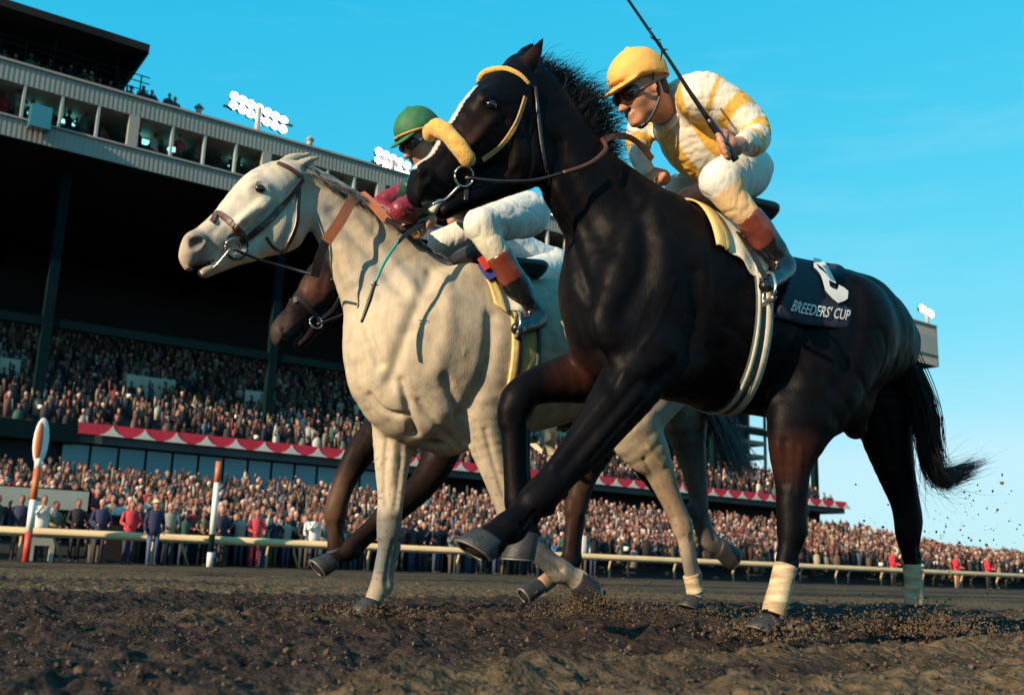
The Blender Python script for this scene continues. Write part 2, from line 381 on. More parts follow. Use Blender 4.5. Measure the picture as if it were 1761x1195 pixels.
# loose clods, thicker near the eye
ico = bmesh.new(); bmesh.ops.create_icosphere(ico, subdivisions=1, radius=1); IV = np.array([v.co[:] for v in ico.verts]); IF = np.array([[v.index for v in f.verts] for f in ico.faces]); ico.free()
def clods(name, n, sampler, size, label, cat):
    V, F = [], []
    for i in range(n):
        s, d, zz = sampler(); r = size(); q = IV * (1 + .35 * RNG.uniform(-1, 1, (len(IV), 1))) * RNG.uniform(.6, 1.1, 3) * r
        V.append(q + W(s, d, zz + (0 if zz > .15 else r * .3))); F.append(IF + i * len(IV))
    o = link(name, new_mesh(name, np.concatenate(V), np.concatenate(F), smooth=False), M['clod']); return tag(o, label, cat, kind='stuff')
def smp():
    d = .7 + 7.5 * random.random() ** 1.7; s = random.uniform(-1.2, 5 + d * .8); return s, d, ground_z(s, d)
clods('loose_clods', 30000, smp, lambda: .0025 + .0045 * random.random() ** 2 + (.009 * random.random() if random.random() < .035 else 0), 'loose clods of brown dirt lying on the track surface', 'dirt')
apron = Acc(); apron.box((-60, 29.6, -.02), (400, 31.5, .015), tf=lambda s, d, z: W(s, d, z))
tag(link('apron', apron.mesh('apron'), M['asphalt']), kind='structure')

# ------------------------------------------------------------------ outer rail
rail = empty('rail_fence', 'long cream rail fence running between the dirt track and the crowd', 'fence', W(5, 29))
ra = Acc(); LP = W(5, 29)
def LW(s, d, z): return W(s, d, z) - LP
ra.tube([LW(-30, 29.03, .75), LW(140, 29.03, .75)], .115, 14); link('top_rail', ra.mesh('top_rail', True), M['rail'], rail)
for i in range(36):
    s = -8 + i * 3.4; p = Acc()
    p.tube([LW(s, 29.35, 0), LW(s, 29.35, .42), LW(s, 29.28, .62), LW(s, 29.1, .70)], .045, 6); link('post', p.mesh('post', True), M['rail'], rail)
    p = Acc(); p.tube([LW(s + 1.1, 29.5, 0), LW(s + .85, 29.3, .45), LW(s + .7, 29.05, .7)], .035, 6); link('brace', p.mesh('brace', True), M['rail'], rail)
def pole(s, d, top, bands, label, oval=False):
    e = empty('striped_pole', label, 'pole', W(s, d, 0)); z0 = 0
    for z1, m in bands:
        a = Acc(); a.tube([(0, 0, z0), (0, 0, z1)], .085, 12); link('band', a.mesh('band', True), M[m], e); z0 = z1
    if oval:
        R = np.column_stack([U, N, (0, 0, 1)])
        a = Acc(); a.ell((0, 0, top - .5), (.19, .06, .62), 16, 10, R=R); link('marker_disc', a.mesh('marker_disc', True), M['white'], e)
        a = Acc(); a.ell(tuple(-.05 * U - .03 * N + np.array([0, 0, top - .5])), (.10, .05, .50), 12, 8, R=R); link('disc_stripe', a.mesh('disc_stripe', True), M['orange'], e)
pole(5.6, 28.5, 3.55, [(.75, 'red'), (1.55, 'white'), (2.35, 'orange'), (2.6, 'white')], 'red and white striped pole with a tall oval white top by the rail', True)
pole(10.4, 28.6, 2.95, [(.4, 'white'), (.9, 'steel'), (2.35, 'white'), (2.95, 'orange')], 'slim white pole with a plain orange top behind the rail')

# ------------------------------------------------------------------ grandstand
SE = 73.2; S0 = -12.0; DF = 44.0
gs = empty('grandstand', 'long dark grandstand with beige corrugated fascia, window band and green columns', 'grandstand', W(8, DF)); GP = W(8, DF)
def GW(s, d, z): return W(s, d, z) - GP
def gbox(name, lo, hi, m, label=None):
    a = Acc(); a.box(lo, hi, tf=GW); o = link(name, a.mesh(name), M[m], gs)
    if label: o['label'] = label
    return o
def ribbed(name, z0, z1, m, s0=S0, s1=SE):
    a = Acc(); n = int((s1 - s0) / .2)
    for i in range(n):
        s = s0 + (s1 - s0) * i / n; a.box((s + .03, DF - .02, z0), (s + .13, DF + .0, z1), tf=GW)
    a.box((s0, DF, z0), (s1, DF + .3, z1), tf=GW); return link(name, a.mesh(name), M[m], gs)
ribbed('lower_fascia', 16.9, 17.72, 'fascia'); ribbed('upper_fascia', 19.27, 20.1, 'fascia')
gbox('fascia_coping', (S0, DF - .12, 20.1), (SE + .05, DF + .35, 20.2), 'fascia_cap')
gbox('window_sill', (S0, DF - .12, 17.72), (SE, DF + .3, 17.80), 'fascia_cap')
gbox('roof_deck', (S0, DF + .3, 19.30), (SE, 62, 19.38), 'fascia_cap')
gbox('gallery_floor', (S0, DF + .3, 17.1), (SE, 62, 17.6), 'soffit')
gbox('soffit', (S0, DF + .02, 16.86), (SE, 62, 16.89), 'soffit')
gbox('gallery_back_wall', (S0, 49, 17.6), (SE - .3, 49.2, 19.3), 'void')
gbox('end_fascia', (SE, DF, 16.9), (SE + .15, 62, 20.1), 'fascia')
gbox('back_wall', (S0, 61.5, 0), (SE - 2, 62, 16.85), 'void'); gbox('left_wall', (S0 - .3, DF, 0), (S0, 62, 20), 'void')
k = 0; s = 10.75 - 6.2 * 3
while s < SE - 1:
    gbox('pilaster', (s - .22, DF - .03, 17.8), (s + .22, DF + .3, 19.27), 'fascia')
    for j in range(4):
        b0 = s + .22 + j * 1.49; b1 = b0 + 1.49
        if b1 > SE: break
        if j < 3: gbox('mullion', (b1 - .05, DF + .0, 17.8), (b1 + .05, DF + .2, 19.27), 'mullion')
        if s < 25:
            a = Acc(); tz = 18.95; a.box((b0 + .45, DF + 1.9, tz), (b0 + 1.0, DF + 2.2, tz + .13), tf=GW)
            if (k + j) % 3 != 2: link('ceiling_light', a.mesh('ceiling_light'), M['tube'], gs)
    k += 1; s += 6.2
gbox('end_bay_panel', (62.0, DF - .07, 17.8), (SE + .02, DF - .035, 19.27), 'fascia')
# rooftop pavilion
gbox('pavilion_roof', (S0, DF - .9, 22.0), (10.8, DF + 6, 22.35), 'soffit'); gbox('pavilion_back_wall', (S0, DF + 4.5, 20.08), (10.0, DF + 4.7, 22.0), 'void')
a = Acc(); P = [GW(10.0, DF + .2, 20.2), GW(10.0, DF + 4.4, 20.2), GW(10.75, DF - .8, 22.0), GW(10.75, DF + 4.4, 22.0)]
a.hexa([P[0], P[1], P[1] + U * .1, P[0] + U * .1, P[2], P[3], P[3] + U * .1, P[2] + U * .1]); link('pavilion_end_wall', a.mesh('pavilion_end_wall'), M['void'], gs)
for s in np.arange(S0 + 1, 10.5, 2.6): gbox('pavilion_post', (s - .05, DF + .15, 20.2), (s + .05, DF + .25, 22.0), 'steel')
for zz in (20.55, 20.9, 21.2): gbox('roof_rail', (S0, DF - .02, zz), (11.2, DF + .02, zz + .04), 'steel')
for s in np.arange(S0, 11.3, .95): gbox('rail_post', (s, DF - .03, 20.2), (s + .05, DF + .03, 21.2), 'steel')
# camera gondola hanging at the left
gbox('camera_gondola', (6.5, DF - .7, 17.35), (7.3, DF - .13, 18.3), 'pane')
# columns and beams
for s in (-1.6, 8.7, 18.95, 29.2, 39.5, 49.9, 60.3):
    o = gbox('column', (s - .2, DF + 2.0, 0), (s + .2, DF + 2.4, 16.86), 'steel')
a = Acc(); a.box((S0, DF + 2.05, 9.72), (60.3, DF + 2.35, 10.1), tf=GW); link('cross_beam', a.mesh('cross_beam'), M['steel'], gs)
for s in (8.7, 18.95, 29.2, 39.5, 49.9, 60.3):
    gbox('roof_truss', (s - .1, DF + 2.4, 15.9), (s + .1, 61.4, 16.85), 'steel')
# balcony tier
SB = 58.4; BZ = 4.9
gbox('balcony_slab', (S0, 42.4, BZ - .35), (SB, 44.6, BZ), 'seat'); gbox('balcony_front', (S0, 42.3, BZ - .4), (9.7, 42.4, BZ + .3), 'steel')
for i in range(24):
    d0 = 43.4 + i * .72; gbox('tread', (S0, d0, BZ - .3 + i * .28), (SB - .12 * i, d0 + .72, BZ + .1 + i * .28), 'seat')
for (s0, s1) in ((S0, 8.7), (13.5, 15.9), (19.6, 21.2), (26, 28), (37, 43)):
    gbox('aisle_parapet', (s0, 50.9, 7.9), (s1, 51.05, 8.95), 'parapet')
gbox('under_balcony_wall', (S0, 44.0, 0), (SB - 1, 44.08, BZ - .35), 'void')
# awning valance: red cloth with white peaks
AW0, AW1 = 9.6, SB; na = 38; wd = (AW1 - AW0) / na
for i in range(na):
    s0 = AW0 + i * wd; sm = s0 + wd / 2; s1 = s0 + wd; top, bot = BZ + .42, BZ - .02
    def tri(pts, name, m, d):
        V = [GW(s, d, z) for s, z in pts] + [GW(s, d + .015, z) for s, z in pts]; n = len(pts)
        F = [tuple(range(n)), tuple(range(2 * n - 1, n - 1, -1))] + [(j, (j + 1) % n, n + (j + 1) % n, n + j) for j in range(n)]
        link(name, new_mesh(name, V, F, smooth=False), M[m], gs)
    tri([(s0, bot), (s1, bot), (s1, top), (s0, top)], 'valance_panel', 'awn_red', 42.22)
    cx = s1; pk = [(cx - .50, bot), (cx - .25, bot + .11), (cx - .10, bot + .25), (cx, bot + .41), (cx + .10, bot + .25), (cx + .25, bot + .11), (cx + .50, bot)]
    tri(pk, 'valance_peak', 'awn_white', 42.20)
# glazed lounge under the balcony at the left
for i in range(13):
    s0 = 9.2 + i * 1.1; gbox('lounge_pane', (s0 + .04, 42.9, 2.9), (s0 + 1.06, 42.94, BZ - .4), 'pane'); gbox('lounge_mullion', (s0 - .04, 42.86, 2.9), (s0 + .04, 42.98, BZ - .4), 'steel')
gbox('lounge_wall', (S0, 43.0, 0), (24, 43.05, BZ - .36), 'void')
# stair frame at the far back
for dz in (9.2, 10.4, 11.6, 12.8): gbox('stair_landing', (66.5, 59.5, dz), (71, 61.2, dz + .35), 'fascia_cap')
for s in (66.6, 68.8, 71): gbox('stair_post', (s - .1, 59.5, 0), (s + .1, 59.7, 16.8), 'fascia_cap')
# floodlights on the roof
def flood(s, zc, n, cols, label, sz=.27):
    e = empty('floodlight', label, 'floodlight', W(s, 46 if s < 60 else 44.6, 20.1), math.atan2(U[1], U[0]))
    a = Acc(); a.tube([(0, 0, -.72), (0, 0, zc - 20.1)], .16, 8); link('mast', a.mesh('mast', True), M['fascia_cap'], e)
    a = Acc(); a.box((-cols * .26, -.05, zc - 20.6), (cols * .26, .05, zc - 20.5)); link('crossarm', a.mesh('crossarm'), M['floodbody'], e)
    for i in range(n):
        c, r = i % cols, i // cols; x = (c - (cols - 1) / 2) * .44; zz = zc - 20.1 + (r - .6) * .50 - .08 * c
        a = Acc(); a.tube([(x, .3, zz), (x, 0, zz)], [.16, sz * .8], 10); h = link('lamp_housing', a.mesh('lamp_housing', True), M['floodbody'], e)
        a = Acc(); a.ell((x, -.02, zz), (sz * .78, .06, sz * .78), 12, 6); link('lamp_face', a.mesh('lamp_face', True), M['flood'], h)
flood(17.1, 22.35, 14, 7, 'lit floodlight cluster on the roof above the grey horse head')
flood(24.8, 21.7, 10, 5, 'lit floodlight cluster on the roof behind the green capped rider')
flood(35.6, 21.5, 8, 4, 'lit floodlight cluster on the roof behind the riders backs')
flood(73.0, 21.9, 4, 4, 'small lit floodlight on the far end of the roof', .40)

# ------------------------------------------------------------------ the crowd
CLOTH = [tuple(v * .7 for v in q) for q in [(.012, .010, .014)] * 12 + [(.03, .03, .05)] * 4 + [(.08, .035, .03)] * 5 + [(.18, .08, .06)] * 3 + [(.16, .10, .07)] * 3 + [(.30, .24, .18)] * 2 + [(.62, .58, .52)] * 2 + [(.38, .05, .05), (.05, .12, .10), (.10, .16, .24), (.24, .07, .06), (.42, .36, .26), (.12, .11, .11)]]
SKIN = [(.30, .115, .085), (.36, .15, .11), (.24, .09, .065), (.40, .19, .15), (.15, .07, .05)]
HAIR = [(.03, .02, .015), (.06, .035, .02), (.12, .08, .05), (.25, .22, .18), (.02, .02, .02), (.5, .45, .4)]
def person_acc(a, o, c, sk, hr, h=1.0, detail=False, face=(0, -1), pose=0, legs=(.03, .03, .05)):
    """A standing person; o = feet, face = horizontal facing."""
    f = np.array([face[0], face[1], 0.]); f /= np.linalg.norm(f); r = np.array([f[1], -f[0], 0.]); up = np.array([0, 0, 1.]); o = np.array(o, float)
    def L(x, y, z): return o + (r * x + f * y + up * z) * h
    def loft(rings, k, c):
        V, F = [], []
        for (x, y, z, rx, ry) in rings:
            for j in range(k): w = 2 * math.pi * j / k; V.append(L(x + rx * math.cos(w), y + ry * math.sin(w), z))
        m = len(rings)
        F = [(i * k + j, i * k + (j + 1) % k, (i + 1) * k + (j + 1) % k, (i + 1) * k + j) for i in range(m - 1) for j in range(k)] + [tuple(range(k - 1, -1, -1)), tuple(range((m - 1) * k, m * k))]
        a.add(V, F, c)
    R = np.column_stack([r, f, up])
    if detail:
        for s in (-1, 1):
            loft([(s * .09, 0, 0, .05, .06), (s * .09, 0, .45, .06, .07), (s * .09, 0, .85, .09, .10)], 6, legs)
            a.ell(L(s * .09, .06, .04), (.05 * h, .13 * h, .04 * h), 6, 4, c=(.02, .02, .02), R=R)
        loft([(0, 0, .80, .16, .11), (0, 0, .95, .17, .12), (0, .02, 1.15, .18, .12), (0, .01, 1.32, .21, .12), (0, 0, 1.43, .17, .09), (0, 0, 1.47, .07, .06)], 8, c)
        loft([(0, .01, 1.44, .055, .055), (0, .02, 1.54, .05, .055)], 6, sk)
        a.ell(L(0, .02, 1.61), (.078 * h, .095 * h, .115 * h), 8, 6, c=sk, R=R); a.ell(L(0, -.012, 1.65), (.083 * h, .095 * h, .095 * h), 8, 5, c=hr, R=R)
        a.ell(L(0, .115, 1.60), (.015 * h, .02 * h, .025 * h), 5, 4, c=sk, R=R)
        for s in (-1, 1):
            if pose == 0: el, ha = (s * .27, .05, 1.12), (s * .14, .30, 1.02)
            elif pose == 1: el, ha = (s * .33, .08, 1.22), (s * .34, .12, 1.55)
            elif pose == 2: el, ha = (s * .26, .16, 1.20), (s * .07, .20, 1.42)
            else: el, ha = (s * .25, -.02, 1.12), (s * .25, .06, .86)
            a.tube([L(s * .19, 0, 1.39), L(*el)], [.058 * h, .05 * h], 6, c); a.tube([L(*el), L(*ha)], [.048 * h, .036 * h], 6, c)
            a.ell(L(ha[0], ha[1] + .02, ha[2]), (.035 * h, .05 * h, .045 * h), 6, 4, c=sk, R=R)
    else:
        loft([(0, 0, .75, .16, .11), (0, 0, 1.18, .20, .13), (0, 0, 1.40, .17, .10), (0, 0, 1.47, .05, .05)], 6, c)
        a.ell(L(0, .02, 1.59), (.08 * h, .09 * h, .125 * h), 6, 4, c=sk, R=R); a.ell(L(0, -.015, 1.655), (.09 * h, .098 * h, .085 * h), 6, 4, c=hr, R=R)
        if pose == 1:
            a.tube([L(.2, 0, 1.35), L(.28, .1, 1.75)], .05 * h, 4, c); a.ell(L(.28, .1, 1.8), (.045 * h,) * 3, 4, 3, c=sk)
        elif pose == 2:
            a.tube([L(-.2, .1, 1.1), L(-.05, .22, 1.4)], .05 * h, 4, c); a.ell(L(-.04, .22, 1.45), (.045 * h,) * 3, 4, 3, c=sk)
def terrace_z(s, d):
    if s < 57: t = (d - 31) / 11 * (2.05 if s < 24 else 2.3)
    else: t = (d - 31) / 11 * max(2.35 - (s - 57) * .12, 1.2)
    return max(0, t)
# terrace slab
a = Acc()
for i in range(24):
    d0 = 31 + i * .47
    for (q0, q1) in ((S0, 57), (57, 70), (70, 400)):
        a.box((q0, d0, -.1), (q1, d0 + .47, max(0.02, terrace_z((q0 + q1) / 2 if q1 < 100 else 90, d0 + .2) - .02)), tf=lambda s, d, z: W(s, d, z))
tag(link('terrace', a.mesh('terrace'), M['asphalt']), kind='structure')
PF = tuple((-N)[:2] * .8 + (U)[:2] * -.0)
def face_dir(s): v = -N * .85 + U * (-.1 if s > 20 else .3); a_ = random.uniform(-.5, .5); c_, s_ = math.cos(a_), math.sin(a_); return (v[0] * c_ - v[1] * s_, v[0] * s_ + v[1] * c_)
crowd = Acc(); spots = []
for i in range(25):
    d = 30.1 + i * .47 + (0.3 if i == 0 else 0)
    s = 2.5 + .2 * (i % 2)
    while s < 62 + i * 2.2:
        s += random.uniform(.42, .66)
        if random.random() < (.45 if i == 0 and s < 30 else .06) or (i < 8 and s < 8.6 and i > 0) : continue
        spots.append((s, d + random.uniform(-.16, .16), terrace_z(s, d) - random.choice((0, 0, 0, .12, .3))))
for i in range(24):
    d0 = 43.7 + i * .72; zt = BZ + .1 + i * .28 - .55 - (.1 if i == 0 else 0)
    s = 5
    while s < SB - .12 * i - .4:
        s += random.uniform(.46, .8)
        if (50.2 < d0 < 51.2) or random.random() < .10: continue
        spots.append((s, d0 + random.uniform(-.1, .1), zt))
cr2 = random.Random(5)
# distance from the eye decides who is modelled singly
spots.sort(key=lambda q: np.linalg.norm(W(*q)) + (0 if q[1] < 31.2 else 3))
singles, mass = spots[:285], spots[285:]
for (s, d, zz) in mass:
    pale = random.random(); c = random.choice(CLOTH); c = tuple(np.clip(np.array(c) * random.uniform(.7, 1.3), 0, .8))
    person_acc(crowd, W(s, d, zz), c, random.choice(SKIN), random.choice(HAIR), random.uniform(.90, 1.08), False, face_dir(s), random.choice((0, 0, 1, 1, 2)))
    if cr2.random() < .05: q = W(s + .1, d - .3, zz + cr2.uniform(1.0, 1.35)); crowd.box(q - .09, q + (.09, .09, .06), (.85, .82, .75))
tag(link('crowd', crowd.mesh('crowd', True, True), M['crowd']), 'dense crowd of spectators filling the terrace and balcony tiers of the grandstand', 'crowd', kind='stuff')
protos = []
PC = [('black', (.012, .012, .018))] * 5 + [('dark navy', (.02, .025, .06))] * 4 + [('dark brown', (.06, .04, .03))] * 3 + [('tan', (.26, .18, .10))] * 2 + [('grey', (.13, .13, .14))] * 2 + [('cream', (.40, .36, .29))] + [('white', (.60, .58, .55))] + [('red', (.36, .03, .04))] + [('green', (.04, .12, .08)), ('blue', (.06, .13, .28)), ('maroon', (.16, .03, .04)), ('olive', (.12, .12, .05))]
for i in range(len(PC)):
    a = Acc(); person_acc(a, (0, 0, 0), PC[i][1], SKIN[i % 5], HAIR[(i * 5) % 6], 1, True, (0, 1), (0, 3, 2, 0, 1, 3)[i % 6], ((.02, .02, .03), (.04, .05, .10), (.08, .06, .04))[i % 3])
    me = a.mesh('spectator', True, True); me.materials.append(M['crowd']); protos.append(me)
ROWN = ('front row', 'second row', 'third row', 'fourth row', 'fifth row')
def crowd_person(s, d, zz, where, group, sc=1.0):
    i = random.randrange(len(PC)); return put_person(protos[i], s, d, zz, 'spectator in %s top %s' % (PC[i][0], where), group, sc)
def put_person(me, s, d, zz, label, group=None, sc=1.0, fd=None):
    o = link('person', me, None, None, W(s, d, zz)); f = fd or face_dir(s); o.rotation_euler = (0, 0, math.atan2(f[1], f[0]) - math.pi / 2); o.scale = (sc,) * 3
    return tag(o, label, 'person', group)
for (s, d, zz) in singles:
    row = min(4, int((d - 30.0) / .47)); side = 'left of the orange topped pole' if s < 10.4 else ('near the grey foreleg' if s < 14.5 else ('seen under the horses' if s < 36 else 'far right'))
    if d > 42: side = 'of the balcony'; row = 0
    crowd_person(s, d, zz, '%s behind the rail, %s' % (ROWN[row], side) if d < 42 else 'at the front of the balcony', 'spectators in the front rows behind the rail', random.uniform(.93, 1.06))
def special(s, d, c, hr, pose, label, legs=(.03, .03, .05), sc=1.0, hat=None, z=0):
    a = Acc(); person_acc(a, (0, 0, 0), c, SKIN[1], hr, 1, True, (0, 1), pose, legs)
    if hat: a.ell((0, .0, 1.70), (.10, .11, .07), 10, 6, c=hat); a.ell((0, .02, 1.68), (.17, .18, .02), 12, 4, c=hat)
    me = a.mesh('person', True, True); me.materials.append(M['crowd']); put_person(me, s, d, z, label, None, sc, (-N[0], -N[1]))
special(8.75, 28.55, (.015, .02, .07), (.3, .2, .1), 3, 'person in a dark blue jacket and pale hat leaning over the rail', (.05, .1, .2), hat=(.62, .52, .34))
special(8.35, 29.4, (.55, .04, .06), (.05, .03, .02), 0, 'person in a bright red top beside the hatted man at the rail')
special(10.0 - .55, 29.5, (.30, .27, .22), (.4, .35, .3), 0, 'person in a light grey coat with hands on the rail')
special(7.6, 29.6, (.02, .03, .08), (.5, .4, .35), 0, 'bald person in a navy coat at the rail left of the red top')
special(6.1, 29.6, (.70, .68, .64), (.03, .03, .03), 2, 'person in a white shirt standing by the striped pole')
special(11.0, 29.6, (.02, .02, .05), (.45, .38, .3), 0, 'person in a navy coat at the rail just right of the orange topped pole')
special(12.1, 29.6, (.60, .05, .08), (.04, .03, .02), 0, 'person in a red top and red trousers at the rail below the far stands', (.62, .04, .07))
special(14.0, 29.6, (.72, .70, .68), (.04, .03, .02), 2, 'person in a white top at the rail under the brown foreleg')
for i, (s, t) in enumerate(((44.5, 'leftmost'), (45.8, 'second'), (50.0, 'third'), (53.0, 'rightmost'))):
    special(s, 29.7, (.75, .03, .05), (.05, .03, .02), 0, 'far person in a red jacket at the rail, %s of four' % t, (.4, .25, .15) if i == 2 else (.02, .02, .03))
# people on the roof and in the gallery
for i, px in enumerate((246, 263, 291, 303)):
    s, zz = SZ(px, 170 + .27 * (px - 246), DF + .6)
    special(s, DF + .7 + .2 * (i % 2), (.02, .03, .05), (.03, .02, .02), (0, 2, 3, 0)[i], 'dark figure standing on the open roof edge, %s from the pavilion' % ('first', 'second', 'third', 'fourth')[i], z=19.38)
for i in range(16):
    s = 4.2 + i * .43 + random.uniform(-.1, .1)
    crowd_person(s, DF + .6 + random.random() * .8, 19.38, 'behind the railing under the rooftop pavilion', 'spectators under the rooftop pavilion')
for i in range(34):
    s = 4.5 + i * .62 + random.uniform(-.2, .2)
    crowd_person(s, DF + .6 + random.random() * 1.5, 17.6, 'behind the window band of the stand', 'people in the window band')
for px, l in ((341, 'left'), (532, 'right')):
    s, zz = SZ(px, 200 + .28 * (px - 341), DF + .15); e = empty('roof_vent', '%s small beige vent cap on the parapet of the roof' % ('leftmost' if l == 'left' else 'rightmost'), 'vent', W(s, DF + .15, 20.2))
    a = Acc(); a.tube([(0, 0, 0), (0, 0, .35)], .14, 8); link('pipe', a.mesh('pipe', True), M['fascia_cap'], e); a = Acc(); a.tube([(0, 0, .35), (0, 0, .55)], [.24, .08], 8); link('cap', a.mesh('cap', True), M['fascia_cap'], e)
# board and dark stand box at the left behind the rail
bo = empty('notice_board', 'wide cream board on dark legs behind the rail at the far left', 'board', W(5.2, 31.2))
BP = W(5.2, 31.2)
def bb(name, lo, hi, m): a = Acc(); a.box(lo, hi, tf=lambda s, d, z: W(s, d, z) - BP); return link(name, a.mesh(name), M[m], bo)
bb('board_face', (1.5, 31.2, 1.45), (7.6, 31.3, 2.0), 'board'); bb('frame', (1.4, 31.3, 1.4), (7.7, 31.36, 2.05), 'steel')
for s in (2, 4.7, 7.5): bb('leg', (s - .05, 31.3, 0), (s + .05, 31.4, 1.45), 'steel')
for q in (0, .12, .22, .34): bb('mark', (6.0 + q, 31.19, 1.66), (6.07 + q, 31.2, 1.75), 'ink')
tb = empty('equipment_cabin', 'low dark cabin with a sloping lid behind the rail, right of the cream board', 'cabin', W(9, 31.4)); TP = W(9, 31.4)
for nm, lo, hi, m in (('cabin_body', (7.9, 31.2, 0), (9.9, 32.2, 1.3), 'void'), ('cabin_lid', (7.8, 31.1, 1.3), (10.0, 32.3, 1.38), 'steel')):
    a = Acc(); a.box(lo, hi, tf=lambda s, d, z: W(s, d, z) - TP); link(nm, a.mesh(nm), M[m], tb)
cb = empty('concrete_block', 'pale concrete housing with an arched opening under the rail beside the red pole foot', 'block', W(6.1, 29.6)); CP = W(6.1, 29.6)
for nm, lo, hi in (('side', (5.85, 29.5, 0), (5.97, 29.9, .6)), ('side', (6.35, 29.5, 0), (6.47, 29.9, .6)), ('lintel', (5.85, 29.5, .42), (6.47, 29.9, .62))):
    a = Acc(); a.box(lo, hi if nm == 'lintel' else (hi[0], hi[1], .42), tf=lambda s, d, z: W(s, d, z) - CP); link(nm, a.mesh(nm), M['board'], cb)

# ------------------------------------------------------------------ figures: frame, snapping, straps
class Fig(Frame):
    """Local axes: +x the way the horse runs, +y its left side, +z up; origin on the ground below its middle."""
    def __init__(s, deg, d, a0):
        super().__init__(deg, d, a0); s.O = s.u * a0 + s.n * d; s.rz = math.radians(deg) + math.pi; s.bvh = None
        c_, s_ = math.cos(s.rz), math.sin(s.rz); s.Rw = np.array([[c_, -s_, 0], [s_, c_, 0], [0, 0, 1]])
    def loc(s, p): return s.Rw.T @ (np.array(p) - s.O)
    def P(s, px, py, lat=0.0): return s.loc(s.hit(px, py, lat)[0])
    def mpp(s, px, py, lat=0.0): return s.hit(px, py, lat)[1] / FPX
    def pts(s, L, lat=0.0):
        q = np.array([s.P(p[0], p[1], p[3] if len(p) > 3 else lat) for p in L]); r = np.array([p[2] * s.mpp(p[0], p[1], p[3] if len(p) > 3 else lat) for p in L]); return q, r
    def chain(s, f, L, lat=0.0, w=1.0, k=0.03, op='u'):
        q, r = s.pts(L, lat); f.chain(q, r, w, k, op)
    def setbody(s, V, F):
        s.V, s.F = V, F; s.bvh = BVHTree.FromPolygons([Vector(v) for v in V], [tuple(f) for f in F]); s.Nn = normals(V, F)
    def snap(s, px, py, off=0.004, lat=0.1):
        o = s.loc(CAMP); r = s.Rw.T @ ray(px, py); r = r / np.linalg.norm(r)
        h = s.bvh.ray_cast(Vector(o), Vector(r))
        if h[0] is None:
            p = s.P(px, py, lat); h = s.bvh.find_nearest(Vector(p)); 
        n = np.array(h[1]); return np.array(h[0]) + n * off, n
    def snapline(s, L, off=0.004, n=5):
        L = catmull(np.array([p[:2] for p in L], float), n); return [s.snap(x, y, off) for x, y in L]
def strap(fig, name, L, width, m, off=.004, thick=.004, lat_mirror=False, parent=None, n=5):
    sn = fig.snapline(L, off, n); pts = np.array([p for p, _ in sn]); nr = np.array([q for _, q in sn])
    for _ in range(2): pts[1:-1] = .5 * pts[1:-1] + .25 * (pts[2:] + pts[:-2]); nr[1:-1] = .5 * nr[1:-1] + .25 * (nr[2:] + nr[:-2])
    a = Acc()
    for sgn in ((1, -1) if lat_mirror else (1,)):
        V = []
        for i in range(len(pts)):
            t = pts[min(i + 1, len(pts) - 1)] - pts[max(i - 1, 0)]; t /= np.linalg.norm(t) + 1e-9; q = nr[i] / (np.linalg.norm(nr[i]) + 1e-9); b = np.cross(t, q); b /= np.linalg.norm(b) + 1e-9
            wv = width if np.isscalar(width) else np.interp(i / (len(pts) - 1), np.linspace(0, 1, len(width)), width)
            for sx, sy in ((-.5, 0), (-.38, 1), (.38, 1), (.5, 0)): 
                v = pts[i] + b * sx * wv + q * sy * thick; V.append((v[0], v[1] * sgn, v[2]))
        F = [(i * 4 + j, i * 4 + (j + 1) % 4, (i + 1) * 4 + (j + 1) % 4, (i + 1) * 4 + j) for i in range(len(pts) - 1) for j in range(4)] + [(3, 2, 1, 0), tuple(len(pts) * 4 - 4 + j for j in range(4))]
        a.add(V, F)
    return link(name, a.mesh(name, False), M[m], parent)
def cord(fig, name, pts, rad, m, parent, sub=5, k=8):
    Q = catmull(np.array([fig.P(p[0], p[1], p[2]) for p in pts]), sub); a = Acc()
    rr = rad if np.isscalar(rad) else list(np.interp(np.linspace(0, 1, len(Q)), np.linspace(0, 1, len(rad)), rad))
    a.tube(Q, rr, k); return link(name, a.mesh(name, True), M[m], parent)
def band(fig, name, pts, width, m, parent, thick=.005, sub=5, side=(0, 1, 0)):
    """flat leather band along free points, its flat face turned to 'side'"""
    Q = catmull(np.array([fig.P(p[0], p[1], p[2]) for p in pts]), sub); V = []; sd = np.array(side, float)
    for i in range(len(Q)):
        t = Q[min(i + 1, len(Q) - 1)] - Q[max(i - 1, 0)]; t /= np.linalg.norm(t) + 1e-9; b = np.cross(t, sd); b /= np.linalg.norm(b) + 1e-9; n = np.cross(b, t)
        for sx, sy in ((-.5, -.5), (-.5, .5), (.5, .5), (.5, -.5)): V.append(Q[i] + b * sx * width + n * sy * thick)
    F = [(i * 4 + j, i * 4 + (j + 1) % 4, (i + 1) * 4 + (j + 1) % 4, (i + 1) * 4 + j) for i in range(len(Q) - 1) for j in range(4)] + [(3, 2, 1, 0), tuple(len(Q) * 4 - 4 + j for j in range(4))]
    return link(name, new_mesh(name, V, F, smooth=False), M[m], parent)
ZC = .95
def ath(fig, px, py):
    p, _ = fig.snap(px, py, 0); return p[0], math.atan2(p[1], p[2] - ZC)
def radial(fig, a, th, off):
    c = Vector((a, 0, ZC)); d = Vector((0, math.sin(th), math.cos(th))); h = fig.tbvh.ray_cast(c + d * 1.2, -d)
    if h[0] is None: return np.array(c + d * .3)
    return np.array(h[0] + d * off)
